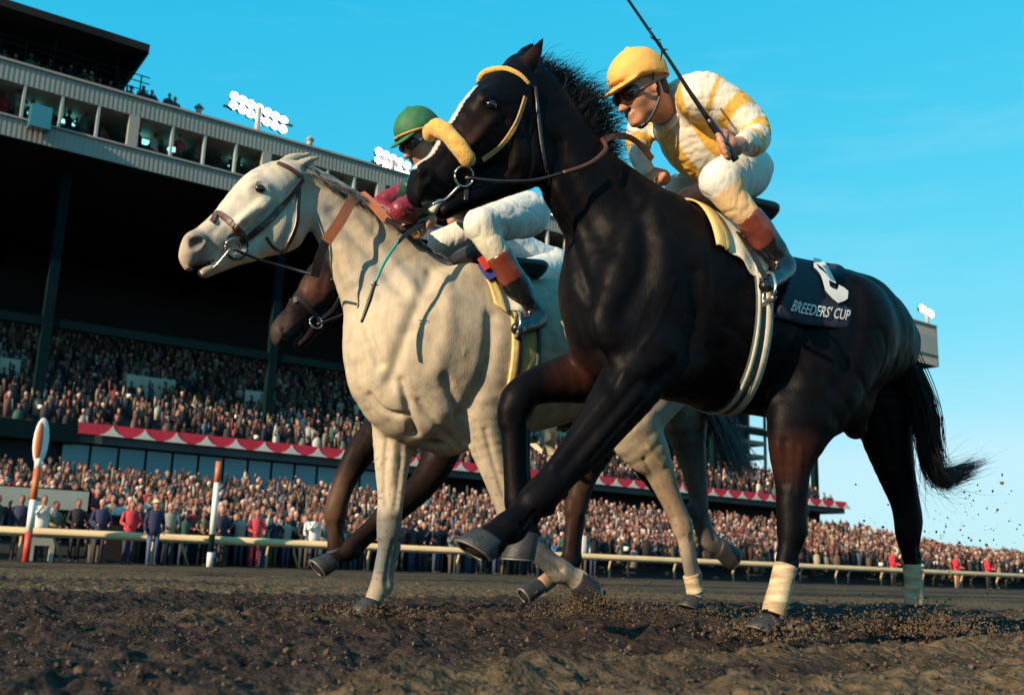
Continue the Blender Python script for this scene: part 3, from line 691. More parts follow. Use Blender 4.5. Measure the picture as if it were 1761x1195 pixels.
def cloth(fig, name, corners, m, parent, off=.010, nu=14, nv=16, both=True, rip=.006, seed=0, top=None, thick=.006):
    """corners TL TR BR BL in (a, theta); lies over the body, mirrored to the far side from its upper edge"""
    C_ = [np.array(c) for c in corners]; a = Acc()
    for sgn in ((1, -1) if both else (1,)):
        G = []
        for j in range(nv + 1):
            v = j / nv
            for i in range(nu + 1):
                u = i / nu; q = (C_[0] * (1 - u) + C_[1] * u) * (1 - v) + (C_[3] * (1 - u) + C_[2] * u) * v
                w = rip * (math.sin(9 * u + 3 * v + seed) * .6 + math.sin(5 * v - 11 * u + seed) * .4 + 1) * (.3 + v)
                G.append((q[0], q[1], off + w))
        V = []
        for o2 in (0, -thick): V += [radial(fig, x, t * sgn, o + o2) for x, t, o in G]
        n1 = nu + 1; m1 = n1 * (nv + 1); F = []
        for j in range(nv):
            for i in range(nu):
                q = (j * n1 + i, j * n1 + i + 1, (j + 1) * n1 + i + 1, (j + 1) * n1 + i); F.append(q); F.append(tuple(m1 + x for x in q[::-1]))
        bd = [i for i in range(n1)] + [j * n1 + nu for j in range(1, nv + 1)] + [nv * n1 + i for i in range(nu - 1, -1, -1)] + [j * n1 for j in range(nv - 1, 0, -1)]
        for i in range(len(bd)): x, y = bd[i], bd[(i + 1) % len(bd)]; F.append((y, x, m1 + x, m1 + y))
        a.add(V, F)
    return link(name, a.mesh(name, True), M[m], parent)
def hairs(fig, name, guides, m, parent, n, spread, r=.0022, seed=1, frizz=.02, seg=9):
    """guides: list of lists of local points (strands interpolate between neighbours); each strand a thin tapering blade"""
    rg = np.random.default_rng(seed); V, F = [], []; GG = [catmull(np.array(g), 6) for g in guides]; T = np.linspace(0, 1, seg)
    GG = [np.array([[np.interp(t, np.linspace(0, 1, len(g)), g[:, d]) for d in range(3)] for t in T]) for g in GG]
    for i in range(n):
        if len(GG) > 1: x = rg.uniform(0, len(GG) - 1.001); j = int(x); f = x - j; c = GG[j] * (1 - f) + GG[j + 1] * f
        else: c = GG[0]
        L = rg.uniform(.55, 1.0); tt = T * L; c = np.array([[np.interp(t, T, c[:, d]) for d in range(3)] for t in tt])
        o = rg.normal(0, 1, 3) * spread[0]; o2 = rg.normal(0, 1, 3) * spread[1]; ph = rg.uniform(0, 6, 3)
        c = c + o * (1 - tt[:, None]) + o2 * tt[:, None] ** 1.5 + frizz * tt[:, None] * np.sin(tt[:, None] * 7 + ph)
        b = len(V); rr = r * rg.uniform(.7, 1.5)
        for k in range(seg):
            t = c[min(k + 1, seg - 1)] - c[max(k - 1, 0)]; t /= np.linalg.norm(t) + 1e-9; p = np.cross(t, (.3, .5, .8)); p /= np.linalg.norm(p) + 1e-9; q = np.cross(t, p); w = rr * (1 - .85 * (k / (seg - 1)) ** 2)
            for a_ in (0, 2.1, 4.2): V.append(c[k] + w * (math.cos(a_) * p + math.sin(a_) * q))
        F += [(b + k * 3 + j, b + k * 3 + (j + 1) % 3, b + k * 3 + 3 + (j + 1) % 3, b + k * 3 + 3 + j) for k in range(seg - 1) for j in range(3)]
    return link(name, new_mesh(name, V, np.array(F)), M[m], parent)
def hoof(fig, top, bot, r0, parent, shoe=True, toe=(1, 0, 0)):
    """top, bot: centres of coronet and sole in local metres"""
    top, bot = np.array(top), np.array(bot); ax = (bot - top); L = np.linalg.norm(ax); ax /= L; f = np.array(toe, float); f -= ax * (f @ ax); f /= np.linalg.norm(f); sd = np.cross(ax, f)
    def ring(t, sc, k=20):
        c = top + ax * L * t + f * (.018 * t * sc); rr = r0 * sc; o = []
        for j in range(k):
            w = 2 * math.pi * j / k; x, y = math.cos(w), math.sin(w); x = x * (1.12 if x > 0 else .92 - .12 * (abs(y) < .35)); o.append(c + f * rr * x + sd * rr * y * .95)
        return o
    V = ring(-.12, .80) + ring(.0, .93) + ring(.15, .96) + ring(.6, 1.04) + ring(.97, 1.12) + ring(1.0, 1.10); k = 20
    F = [(i * k + j, i * k + (j + 1) % k, (i + 1) * k + (j + 1) % k, (i + 1) * k + j) for i in range(5) for j in range(k)] + [tuple(range(k - 1, -1, -1)), tuple(range(5 * k, 6 * k))]
    h = link('hoof', new_mesh('hoof', V, F), M['hoof'], parent)
    if shoe:
        V = ring(1.0, 1.10) + ring(1.07, 1.10) + ring(1.07, .85) + ring(1.0, .85)
        F = [((i % 4) * k + j, (i % 4) * k + (j + 1) % k, ((i + 1) % 4) * k + (j + 1) % k, ((i + 1) % 4) * k + j) for i in range(4) for j in range(k) if not 8 <= j <= 11]
        link('horseshoe', new_mesh('horseshoe', V, F), M['shoe'], h)
def paint(V, base, spots):
    c = np.tile(np.array(base, float), (len(V), 1))
    for p, r, col, s in spots:
        d = np.linalg.norm((V - np.array(p)) / np.array(r), axis=1); f = s * np.clip(1.3 - d, 0, 1)[:, None]; f = f * f * (3 - 2 * f) if s == 1 else f
        c = c * (1 - f) + np.array(col) * f
    return c
def horse(fig, spec, label, group, coat, base, h=.0085):
    e = empty('racehorse', label, 'horse', fig.O, fig.rz, group)
    allp = [fig.pts(c[0], c[1])[0] for c in spec['body']]; rad = [fig.pts(c[0], c[1])[1].max() * 1.0 for c in spec['body']]
    lo = np.min([p.min(0) - r for p, r in zip(allp, rad)], 0) - .06; hi = np.max([p.max(0) + r for p, r in zip(allp, rad)], 0) + .06
    f = Field(lo, hi, h)
    for c in spec['body']: fig.chain(f, c[0], c[1], c[2], c[3])
    for (x0, y0, x1, y1, lat, r, sg) in spec.get('shanks', []):
        # cannon bone, flexor tendon behind it with a groove between, the fetlock's ergot and the joint bumps above
        A_, B_ = fig.P(x0, y0, lat), fig.P(x1, y1, lat); m_ = fig.mpp(x0, y0, lat) * r; ax = (B_ - A_) / np.linalg.norm(B_ - A_); bk = np.cross(ax, (0, 1, 0)) * sg; bk /= np.linalg.norm(bk)
        f.chain(np.array([A_ - bk * m_ * .35, B_ - bk * m_ * .35]), np.array([m_ * .72, m_ * .70]), .9, .01, sub=1)
        f.chain(np.array([A_ + bk * m_ * .95, (A_ + B_) / 2 + bk * m_ * .8, B_ + bk * m_ * .75]), np.array([m_ * .42, m_ * .36, m_ * .5]), .9, .008, sub=2)
        f.chain(np.array([B_ + bk * m_ * .75, B_ + bk * m_ * .8 + ax * m_ * .5]), np.array([m_ * .5, m_ * .4]), 1, .025, sub=1)
        for s2 in (1, -1):
            o2 = np.array([0, s2 * m_ * .95, 0]); f.chain(np.array([A_ + bk * m_ * .3 + o2, B_ + bk * m_ * .25 + o2 * .9]), np.array([m_ * .22, m_ * .22]), 1, .012, 's', sub=1)
        f.chain(np.array([A_ - ax * m_ * 1.6 - bk * m_ * .75, A_ - ax * m_ * .5 - bk * m_ * .8]), np.array([m_ * .62, m_ * .55]), 1.25, .015, sub=1)
        f.chain(np.array([A_ - ax * m_ * 1.5 + bk * m_ * 1.25, A_ - ax * m_ * 1.0 + bk * m_ * 1.1]), np.array([m_ * .42, m_ * .35]), .9, .012, sub=1)
    for c in spec.get('cut', []): fig.chain(f, c[0], c[1], c[2], c[3], 's')
    ft = Field(lo, hi, .02)
    for c in spec['body'][:2] + [b for b in spec['body'][9:] if len(b) > 4]: fig.chain(ft, c[0], c[1], c[2], c[3])
    vt, qt = ft.surface(2); fig.tbvh = BVHTree.FromPolygons([Vector(v) for v in vt], [tuple(q) for q in qt])
    V, F = f.surface(1); n0 = normals(V, F)
    thin = np.clip((V[:, 2] - .55) / .4, .08, 1)
    dsp = .0055 * vnoise(V * (1, 1, 1.3), 5.5, 21) + .0035 * vnoise(V * (1.3, 1, .8), 13, 22) - .0045 * np.clip(1 - np.abs(vnoise(V * (1, 1, .7), 7, 23)) * 5, 0, 1) + .0018 * vnoise(V, 40, 24)
    V = V + n0 * (dsp * thin * spec.get('muscle', 1))[:, None]
    fig.setbody(V, F)
    # muscle seams, tendons and veins worked into the surface
    Vn = V.copy()
    for (L, rr, dep) in spec.get('strokes', []):
        Q = np.array([q for q, _ in fig.snapline([(x, y) for x, y in L] if len(L) > 1 else [L[0], (L[0][0] + 1, L[0][1])], 0, 6)]); keep = np.linalg.norm(Q - np.median(Q, 0), axis=1) < 1.0; Q = Q[keep]
        for i in range(2): Q[1:-1] = .5 * Q[1:-1] + .25 * (Q[2:] + Q[:-2])
        bb = np.all((V > Q.min(0) - rr * 2.6) & (V < Q.max(0) + rr * 2.6), 1); ix = np.nonzero(bb)[0]
        if len(ix) == 0: continue
        d2 = np.full(len(ix), 9.)
        for a_, b_ in zip(Q[:-1], Q[1:]):
            dd = b_ - a_; u = np.clip(((V[ix] - a_) @ dd) / (dd @ dd + 1e-12), 0, 1); d2 = np.minimum(d2, ((V[ix] - a_ - u[:, None] * dd) ** 2).sum(1))
        Vn[ix] += fig.Nn[ix] * (dep * np.exp(-d2 / rr ** 2))[:, None]
    V = Vn; fig.setbody(V, F); sp = []
    for (px, py, r, col, s) in spec['paint']:
        p, _ = fig.snap(px, py, 0); rr = np.array(r) * fig.mpp(px, py) if not np.isscalar(r) else np.array([r] * 3) * fig.mpp(px, py); sp.append((p, rr, col, s))
    C = paint(V, base, sp); n_ = vnoise(V, 5, 3) * .5 + vnoise(V, 14, 4) * .3
    C = C * (1 + spec.get('mottle', .1) * n_[:, None])
    if spec.get('post'): C = spec['post'](fig, V, C)
    body = link('body', new_mesh('body', V, F, C), M[coat], e); return e, body
def eye(fig, e, px, py, r):
    for sg in (1, -1):
        p, n = fig.snap(px, py, -r * .35); a = Acc(); a.ell((p[0], p[1] * sg, p[2]), (r * 1.1, r * .8, r * .95), 14, 10); link('eye', a.mesh('eye', True), M['eye'], e)
def ring_obj(fig, name, px, py, R, r, m, e, off=.012):
    p, n = fig.snap(px, py, off); a = np.cross(n, (0, 0, 1)); a /= np.linalg.norm(a); b = np.cross(n, a); ac = Acc()
    Q = [p + R * (math.cos(t) * a + math.sin(t) * b) for t in np.linspace(0, 2 * math.pi, 21)]; ac.tube(Q, r, 6); return link(name, ac.mesh(name, True), M[m], e)

# ------------------------------------------------------------------ the dark horse, nearest
DK = Fig(27, 2.9, 2.4)
dark = dict(body=[
  # torso
  ([(1062, 548, 74), (1118, 510, 165), (1200, 535, 163), (1290, 572, 142), (1380, 585, 132), (1462, 575, 108), (1520, 590, 66)], 0, .80, .05),
  ([(1050, 590, 62), (1085, 560, 95)], 0, 1.15, .06),
  # neck
  ([(1110, 440, 128), (1052, 372, 100), (1003, 315, 84), (962, 240, 70), (925, 165, 52), (905, 132, 42)], 0, [.62, .55, .48, .48, .55, .6], .05),
  # head
  ([(893, 140, 40), (868, 175, 55), (838, 217, 60), (800, 258, 50), (768, 290, 40), (740, 312, 37)], 0, [.9, .85, .72, .62, .64, .74], .025),
  ([(893, 262, 60), (905, 225, 58)], 0, .62, .03),
  ([(900, 292, 36), (858, 316, 26), (815, 336, 22), (782, 352, 19), (762, 364, 15)], 0, [.8, .7, .9, 1.1, 1.4], .02),
  ([(722, 322, 22), (716, 340, 15), (722, 352, 9)], 0, 1.5, .015),
  ([(838, 172, 20, .07), (856, 178, 20, .07)], 0, .6, .03), ([(850, 205, 9, .085), (808, 252, 7, .075)], 0, .8, .02),
  ([(726, 296, 12, .05), (734, 306, 16, .05)], 0, .7, .015),
  # ear pair
  ([(903, 122, 16, .05), (915, 100, 15, .06), (926, 82, 9, .065), (934, 67, 2.5, .06)], 0, .55, .012),
  ([(893, 118, 16, -.05), (903, 98, 15, -.06), (912, 84, 9, -.065), (918, 74, 2.5, -.06)], 0, .55, .012),
  # near shoulder, fore leg reaching forward
  ([(1150, 380, 55), (1115, 470, 80), (1085, 560, 78)], .17, .45, .05),
  ([(1165, 520, 70), (1160, 610, 60)], .19, .5, .05),
  ([(1110, 610, 70), (1078, 668, 56), (1040, 722, 46), (1002, 772, 38), (966, 812, 31), (940, 842, 31), (922, 862, 29), (903, 880, 22), (893, 893, 24), (874, 905, 27), (856, 918, 25), (842, 932, 30)], .15, [.9, .9, .9, .9, .9, 1, 1, .95, 1, 1, 1, 1], .03),
  # far fore leg folded
  ([(1080, 640, 60), (1015, 645, 50), (955, 655, 38), (912, 668, 31), (890, 690, 32), (884, 722, 25), (886, 775, 21), (888, 830, 21), (893, 868, 26), (902, 895, 22), (906, 915, 24)], -.15, .9, .03),
  # near hind leg
  ([(1462, 560, 92), (1412, 650, 88), (1378, 715, 66), (1362, 765, 44)], .15, .62, .05),
  ([(1375, 730, 56), (1362, 790, 38), (1362, 838, 29), (1361, 880, 27), (1362, 912, 27), (1356, 945, 19), (1347, 985, 18), (1337, 1025, 18), (1331, 1052, 20), (1325, 1068, 20)], .14, .9, .03),
  ([(1352, 868, 12), (1378, 878, 14)], .14, .9, .02),
  # far hind leg
  ([(1505, 585, 78), (1515, 660, 60), (1522, 720, 50)], -.14, .7, .05),
  ([(1518, 700, 56), (1526, 755, 44), (1542, 815, 33), (1556, 862, 26), (1562, 895, 25), (1562, 925, 21), (1567, 960, 14), (1571, 1000, 13), (1573, 1032, 15), (1571, 1050, 16)], -.14, .9, .03),
  # groin, sheath
  ([(1400, 700, 62), (1460, 690, 42)], 0, 1.0, .05), ([(1462, 715, 24), (1472, 738, 18)], 0, 1.2, .03),
 ], cut=[
  ([(732, 304, 9, .07), (744, 298, 7, .078)], 0, .9, .006), ([(928, 98, 4, .078), (918, 118, 7, .07)], 0, 1, .008),
  ([(722, 352, 3), (745, 350, 4.5), (772, 344, 3)], 0, 6, .006),
 ], paint=[
  (850, 250, 65, (.018, .008, .006), .8), (760, 300, 40, (.009, .007, .008), .8), (735, 345, 25, (.03, .022, .026), .5), (800, 240, 30, (.03, .012, .009), .6),
  (1362, 785, (70, 60, 40), (.040, .013, .010), .9), (1505, 690, (45, 60, 65), (.034, .013, .010), .9), (920, 100, 22, (.04, .016, .011), .7),
  (1000, 655, 60, (.040, .014, .010), .7), (1040, 740, 60, (.008, .006, .006), .6), (845, 185, 12, (.005, .004, .004), 1),
 ], mottle=.25, muscle=.6, shanks=[(908, 876, 880, 902, .15, 23, -1), (886, 740, 892, 862, -.15, 22, -1), (1361, 932, 1353, 962, .14, 18, -1), (1563, 928, 1567, 958, -.14, 15, -1)])
def blaze(fig, V, C):
    """white stripe down the front of the face"""
    a, b = fig.P(818, 158, 0), fig.P(705, 296, 0); d = b - a; t = ((V - a) @ d) / (d @ d); q = V - a - t[:, None] * d; nrm = fig.Nn
    m = (t > -.02) & (t < .98) & (np.abs(q[:, 1]) < .031 - .010 * t) & (np.linalg.norm(q, axis=1) < .05) & (nrm[:, 0] > .15)
    C[m] = (.55, .52, .50); return C
dark['post'] = blaze
dark['strokes'] = [
 ([(1068, 300), (1105, 380), (1110, 460), (1075, 540)], .035, -.018), ([(1130, 360), (1150, 450), (1135, 540)], .045, .012), ([(1195, 470), (1200, 550), (1170, 625), (1125, 660)], .035, -.018),
 ([(960, 250), (1000, 350), (1050, 430)], .035, -.012), ([(935, 320), (975, 400), (1010, 500)], .025, -.014), ([(1030, 600), (1050, 660)], .03, -.014), ([(1100, 655), (1030, 735), (965, 810)], .016, -.009),
 ([(1075, 640), (1000, 735), (950, 800)], .014, .006), ([(1140, 650), (1075, 720), (1010, 795)], .010, -.006), ([(905, 880), (885, 900)], .008, -.006),
 ([(1400, 480), (1385, 570), (1350, 660)], .04, -.016), ([(1475, 490), (1470, 580), (1440, 670)], .035, -.012), ([(1350, 760), (1352, 830)], .014, -.008), ([(1378, 770), (1374, 850)], .012, .006), ([(1520, 720), (1535, 800)], .014, -.008),
 ([(1240, 600), (1290, 640)], .02, -.004), ([(1250, 560), (1300, 600)], .02, -.004), ([(868, 205), (835, 238), (800, 268)], .010, -.007), ([(850, 225), (815, 262)], .010, .006), ([(880, 215), (890, 270), (870, 305)], .014, .006),
 ([(905, 200), (915, 260), (905, 310)], .012, -.008), ([(770, 262), (750, 288)], .012, -.005), ([(825, 280), (800, 300), (780, 330)], .006, .004), ([(745, 312), (760, 325)], .010, -.006), ([(832, 172), (848, 166), (862, 174)], .008, .006),
 ([(1160, 480), (1130, 560), (1100, 600)], .005, .0035), ([(1120, 500), (1090, 580)], .0045, .003)]
E2, B2 = horse(DK, dark, 'near black galloping racehorse with yellow fleece noseband and navy number cloth', 'racehorses in the race', 'coat', (.0032, .0026, .0040))
eye(DK, E2, 846, 180, .020)
def hoof_px(fig, e, top, bot, lat, r, toe=(1, 0, 0), shoe=True): hoof(fig, fig.P(top[0], top[1], lat), fig.P(bot[0], bot[1], lat), r, e, shoe, toe)
hoof_px(DK, E2, (842, 926), (826, 955), .15, .058, (1, 0, .75))
hoof_px(DK, E2, (905, 918), (902, 962), -.15, .050, (.2, 0, -1))
hoof_px(DK, E2, (1326, 1066), (1318, 1092), .14, .052)
hoof_px(DK, E2, (1571, 1048), (1568, 1072), -.14, .048)
def wrap(fig, e, L, lat, m='bandage', name='leg_bandage'):
    q, r = fig.pts(L, lat); Q = catmull(np.column_stack([q, r]), 5); a = Acc(); a.tube(Q[:, :3], list(Q[:, 3]), 16)
    return link(name, a.mesh(name, True), M[m], e)
wrap(DK, E2, [(1351, 972, 20), (1342, 1010, 20), (1334, 1040, 21), (1330, 1056, 20)], .14)
wrap(DK, E2, [(1568, 970, 15.5), (1571, 1005, 15), (1572, 1040, 16.5)], -.14)
# mane, forelock, tail
crest = [(912, 112), (935, 122), (955, 140), (975, 158), (998, 180), (1020, 205), (1038, 232), (1050, 258), (1058, 276)]
gd = []
for i, (x, y) in enumerate(crest):
    x0, y0 = x - 14, y + 18; dx, dy = ((20, -22), (24, -30), (34, -32), (42, -34), (48, -38), (46, -34), (40, -16), (26, 2), (16, 12))[i]
    gd.append([DK.P(x0, y0, .01), DK.P(x0 + dx * .45, y0 + dy * .6, .0), DK.P(x0 + dx * .9, y0 + dy, -.01), DK.P(x0 + dx * 1.45, y0 + dy * 1.05 - 2, -.02)])
hairs(DK, 'mane', gd, 'hairdark', E2, 1500, (.012, .022), r=.0016, seed=3, frizz=.010)
gd = [[g_[0], g_[1], g_[2], g_[3] + (g_[3] - g_[1]) * .35] for g_ in gd]
hairs(DK, 'mane', gd, 'hairdark', E2, 450, (.02, .045), r=.0011, seed=33, frizz=.022)
tl = [[DK.P(1538, 565, 0), DK.P(1566, 640, 0), DK.P(1588, 715, .02), DK.P(1597, 775, .02), DK.P(1618, 815, .0), DK.P(1650, 802, -.02), DK.P(1705, 784, -.05)],
      [DK.P(1545, 590, .03), DK.P(1575, 670, .03), DK.P(1594, 750, .03), DK.P(1606, 805, .03), DK.P(1630, 828, .02), DK.P(1660, 815, .0), DK.P(1690, 800, 0)],
      [DK.P(1545, 600, .0), DK.P(1572, 680, .0), DK.P(1582, 740, .0), DK.P(1592, 795, .0), DK.P(1607, 828, 0), DK.P(1625, 838, 0), DK.P(1640, 834, 0)],
      [DK.P(1540, 580, 0), DK.P(1585, 660, 0), DK.P(1608, 720, 0), DK.P(1612, 780, 0), DK.P(1622, 812, 0), DK.P(1655, 800, 0), DK.P(1680, 792, 0)]]
hairs(DK, 'tail', tl, 'hairdark', E2, 1700, (.015, .014), r=.0018, seed=5, frizz=.010, seg=16)
hairs(DK, 'tail', tl, 'hairdark', E2, 260, (.02, .06), r=.0011, seed=55, frizz=.03, seg=16)
# bridle
def pad(fig, name, L, rad, m, e, off, far=True, fuzz=.0):
    sn = fig.snapline(L, off, 5); pts = np.array([p for p, _ in sn])
    for _ in range(3): pts[1:-1] = .5 * pts[1:-1] + .25 * (pts[2:] + pts[:-2])
    if far: pts = np.vstack([(pts[:9] * (1, -1, 1))[::-1], [pts[0] * (1, 0, 1) + (pts[0] - pts[5]) * (.12, 0, .12)], pts])
    a = Acc(); a.tube(pts, list(rad * (1 - .35 * np.abs(np.linspace(-1, 1, len(pts)) if far else np.linspace(-1, 1, len(pts))) ** 6)), 14)
    V = np.concatenate(a.V); V = V + (vnoise(V, 60, 3)[:, None] * .004 + vnoise(V, 25, 4)[:, None] * .003) * fuzz * RNG.uniform(.6, 1.4, (len(V), 3)); return link(name, new_mesh(name, V, a.F), M[m], e)
def roll(fig, name, L, rad, m, e, fuzz=0):
    Q = catmull(np.array([fig.P(p[0], p[1], p[2]) for p in L]), 6); n = len(Q); a = Acc(); a.tube(Q, [rad * (1 - .35 * abs(x) ** 8) for x in np.linspace(-1, 1, n)], 16)
    V = np.concatenate(a.V); V = V + (vnoise(V, 50, 3) * .004 * fuzz)[:, None] * np.array((1, 1, 1)); return link(name, new_mesh(name, V, a.F), M[m], e)
roll(DK, 'noseband', [(738, 238, -.04), (742, 226, -.015), (752, 221, .018), (768, 229, .050), (786, 249, .072), (801, 269, .078), (808, 286, .070)], .029, 'fleece', E2, 1)
roll(DK, 'browband', [(822, 142, -.05), (830, 129, -.02), (846, 121, .02), (870, 120, .056), (893, 131, .076), (910, 147, .080)], .0115, 'fleece', E2, .2)
strap(DK, 'cheekpiece', [(902, 168), (886, 215), (862, 250), (828, 276)], .018, 'tan', .004, .004, True, E2)
strap(DK, 'throatlatch', [(918, 150), (925, 200), (932, 262), (945, 318)], .014, 'dleather', .004, .004, True, E2)
strap(DK, 'jaw_strap', [(805, 288), (803, 318), (800, 345)], .016, 'dleather', .004, .004, True, E2)
ring_obj(DK, 'bit_ring', 796, 304, .033, .004, 'metal', E2, .01)
cord(DK, 'bit', [(744, 352, .05), (756, 346, .06), (768, 342, .06), (790, 320, .085)], .005, 'metal', E2)
a = Acc(); p0, p1 = DK.P(742, 365, .01), DK.P(757, 345, .02); a.tube([p0, p1], [.016, .008], 8); link('teeth', a.mesh('teeth', True), M['cloth_w'], E2)
cord(DK, 'rein', [(800, 306, .09), (860, 312, .11), (920, 310, .12), (968, 298, .13)], .006, 'dleather', E2)
cord(DK, 'rein', [(968, 298, .13), (1000, 288, .135), (1024, 275, .13), (1042, 256, .11), (1036, 240, .06)], .008, 'leather', E2)
band(DK, 'rein', [(1036, 242, .03), (1055, 235, .02), (1080, 236, .0), (1102, 250, -.02), (1122, 274, -.03)], .026, 'leather', E2, side=(.2, 1, .2))
# saddle gear
def A(px, py): return DK.P(px, py, 0)[0]
q1, q2, q3, q4 = ath(DK, 1215, 372), ath(DK, 1308, 430), ath(DK, 1297, 505), ath(DK, 1244, 432)
cloth(DK, 'saddle_pad', [(A(1190, 345) + .02, 0.0), (A(1330, 400), 0.0), ath(DK, 1304, 490), ath(DK, 1246, 432)], 'cloth_w', E2, .012, seed=1)
cloth(DK, 'pad_edge', [(A(1180, 340) + .05, 0.0), (A(1190, 345) + .005, 0.0), ath(DK, 1250, 440), ath(DK, 1228, 430)], 'cloth_y', E2, .018, nu=4, seed=2)
NC = [(A(1335, 440), 0.0), (A(1425, 455), 0.0), ath(DK, 1459, 566), ath(DK, 1322, 552)]
cloth(DK, 'number_cloth', NC, 'cloth_n', E2, .016, nu=20, nv=20, rip=.005, seed=3)
def bil(C_, u, v): C_ = [np.array(c) for c in C_]; return (C_[0] * (1 - u) + C_[1] * u) * (1 - v) + (C_[3] * (1 - u) + C_[2] * u) * v
def text_on(fig, body, corners, u0, v0, size, m, parent, ang=0.0, off=.031, name='lettering', bold=.0, asp=1.0):
    cu = bpy.data.curves.new(name, 'FONT'); cu.body = body; cu.size = 1; cu.offset = bold; cu.resolution_u = 3; o = bpy.data.objects.new(name, cu); COL.objects.link(o)
    dg = bpy.context.evaluated_depsgraph_get(); me = bpy.data.meshes.new_from_object(o.evaluated_get(dg)); bpy.data.objects.remove(o)
    bm = bmesh.new(); bm.from_mesh(me); bmesh.ops.triangulate(bm, faces=bm.faces)
    for _ in range(2):
        le = [x for x in bm.edges if x.calc_length() > .12]
        if le: bmesh.ops.subdivide_edges(bm, edges=le, cuts=1, use_grid_fill=False); bmesh.ops.triangulate(bm, faces=bm.faces)
    V = np.array([v.co[:] for v in bm.verts]); F = np.array([[v.index for v in q.verts] for q in bm.faces]); bm.free()
    V = V - [(V[:, 0].min() + V[:, 0].max()) / 2, (V[:, 1].min() + V[:, 1].max()) / 2, 0]; c_, s_ = math.cos(ang), math.sin(ang)
    out = []
    for x, y, _ in V:
        x, y = x * size * asp, y * size; X, Y = x * c_ - y * s_, x * s_ + y * c_; q = bil(corners, u0 + X, v0 - Y); out.append(radial(fig, q[0], q[1], off))
    return link(name, new_mesh(name, out, F, smooth=False), M[m], parent)
def printed(fig, polys, m, parent, off, name):
    bm = bmesh.new()
    for pl in polys:
        vs = [bm.verts.new((1280 + x * .1674, 400 + y * .1674, 0)) for x, y in pl]; bm.faces.new(vs)
    bmesh.ops.triangulate(bm, faces=bm.faces)
    for _ in range(3):
        le = [x for x in bm.edges if x.calc_length() > 5]
        if le: bmesh.ops.subdivide_edges(bm, edges=le, cuts=1); bmesh.ops.triangulate(bm, faces=bm.faces)
    V = []
    for v in bm.verts:
        p, _ = fig.snap(v.co.x, v.co.y, 0); V.append(radial(fig, p[0], math.atan2(p[1], p[2] - ZC), off))
    return link(name, new_mesh(name, V, [[v.index for v in q.verts] for q in bm.faces] if (bm.verts.index_update() or True) else [], smooth=False), M[m], parent)
printed(DK, [[(705, 290), (760, 345), (840, 400), (925, 555), (855, 540), (760, 430), (715, 400)], [(705, 290), (715, 400), (725, 440), (735, 480), (700, 510), (675, 480), (690, 400)],
             [(700, 510), (735, 480), (855, 530), (925, 555), (920, 568), (840, 568), (740, 562)],
             [(740, 562), (835, 568), (840, 630), (880, 640), (860, 742), (780, 690)], [(880, 640), (925, 640), (950, 600), (955, 565), (1020, 570), (1070, 600), (1055, 690), (1010, 730), (930, 775), (860, 742)]], 'print', E2, .032, 'number')
text_on(DK, "BREEDERS' CUP", NC, .56, .87, .15, 'print', E2, off=.031, bold=.012, asp=.78)
def belt(fig, name, a_top, a_bot, w, m, parent, off=.008, t0=.2, t1=math.pi + .0, n=22, thick=.006):
    a = Acc()
    for sg in (1, -1):
        V = []
        for i in range(n + 1):
            f = i / n; th = (t0 + (t1 - t0) * f); x = a_top + (a_bot - a_top) * (1 - math.cos(min(1, f) * math.pi / 2)) ; 
            for dx, o in ((-w / 2, off), (-w / 2 * .85, off + thick), (w / 2 * .85, off + thick), (w / 2, off)): V.append(radial(fig, x + dx, th * sg, o))
        F = [(i * 4 + j, i * 4 + (j + 1) % 4, (i + 1) * 4 + (j + 1) % 4, (i + 1) * 4 + j) for i in range(n) for j in range(4)] + [(3, 2, 1, 0), tuple(n * 4 + j for j in range(4))]
        a.add(V, F)
    return link(name, a.mesh(name, True), M[m], parent)
ga, gb = ath(DK, 1312, 520)[0], ath(DK, 1262, 700)[0]
belt(DK, 'girth', ga, gb, .085, 'girthdark', E2, .006, .5)
belt(DK, 'girth_strap', ga - .018, gb - .018, .030, 'girth', E2, .013, .5)
belt(DK, 'girth_strap', ga + .03, gb + .03, .016, 'girth', E2, .013, .5)
def stirrup(fig, e, px, py, lat):
    c = fig.P(px, py, lat); a = Acc(); Q = [c + np.array([.035 * math.sin(t) * .6, .055 * math.sin(t), .06 * math.cos(t)]) for t in np.linspace(-2.2, 2.2, 15)]; a.tube(Q, .006, 6); a.tube([Q[0], Q[-1]], .010, 6)
    link('stirrup', a.mesh('stirrup', True), M['metal'], e)
stirrup(DK, E2, 1322, 500, .36)
band(DK, 'stirrup_leather', [(1270, 400, .24), (1296, 440, .33), (1318, 480, .37)], .022, 'dleather', E2)
sd = Acc(); sc = DK.P(1232, 352, 0)
f = Field(sc - [.30, .24, .2], sc + [.30, .24, .16], .012)
q = np.array([DK.P(1195, 340, 0), DK.P(1235, 362, 0), DK.P(1285, 378, 0)]); f.chain(q, np.array([.05, .045, .05]), 3.6, .03)
for sg in (1, -1): f.chain(np.array([DK.P(1230, 375, .17 * sg), DK.P(1262, 420, .23 * sg)]), np.array([.09, .05]), .25, .03)
V, F = largest(*f.surface(2)); link('saddle', new_mesh('saddle', V, F), M['dleather'], E2)

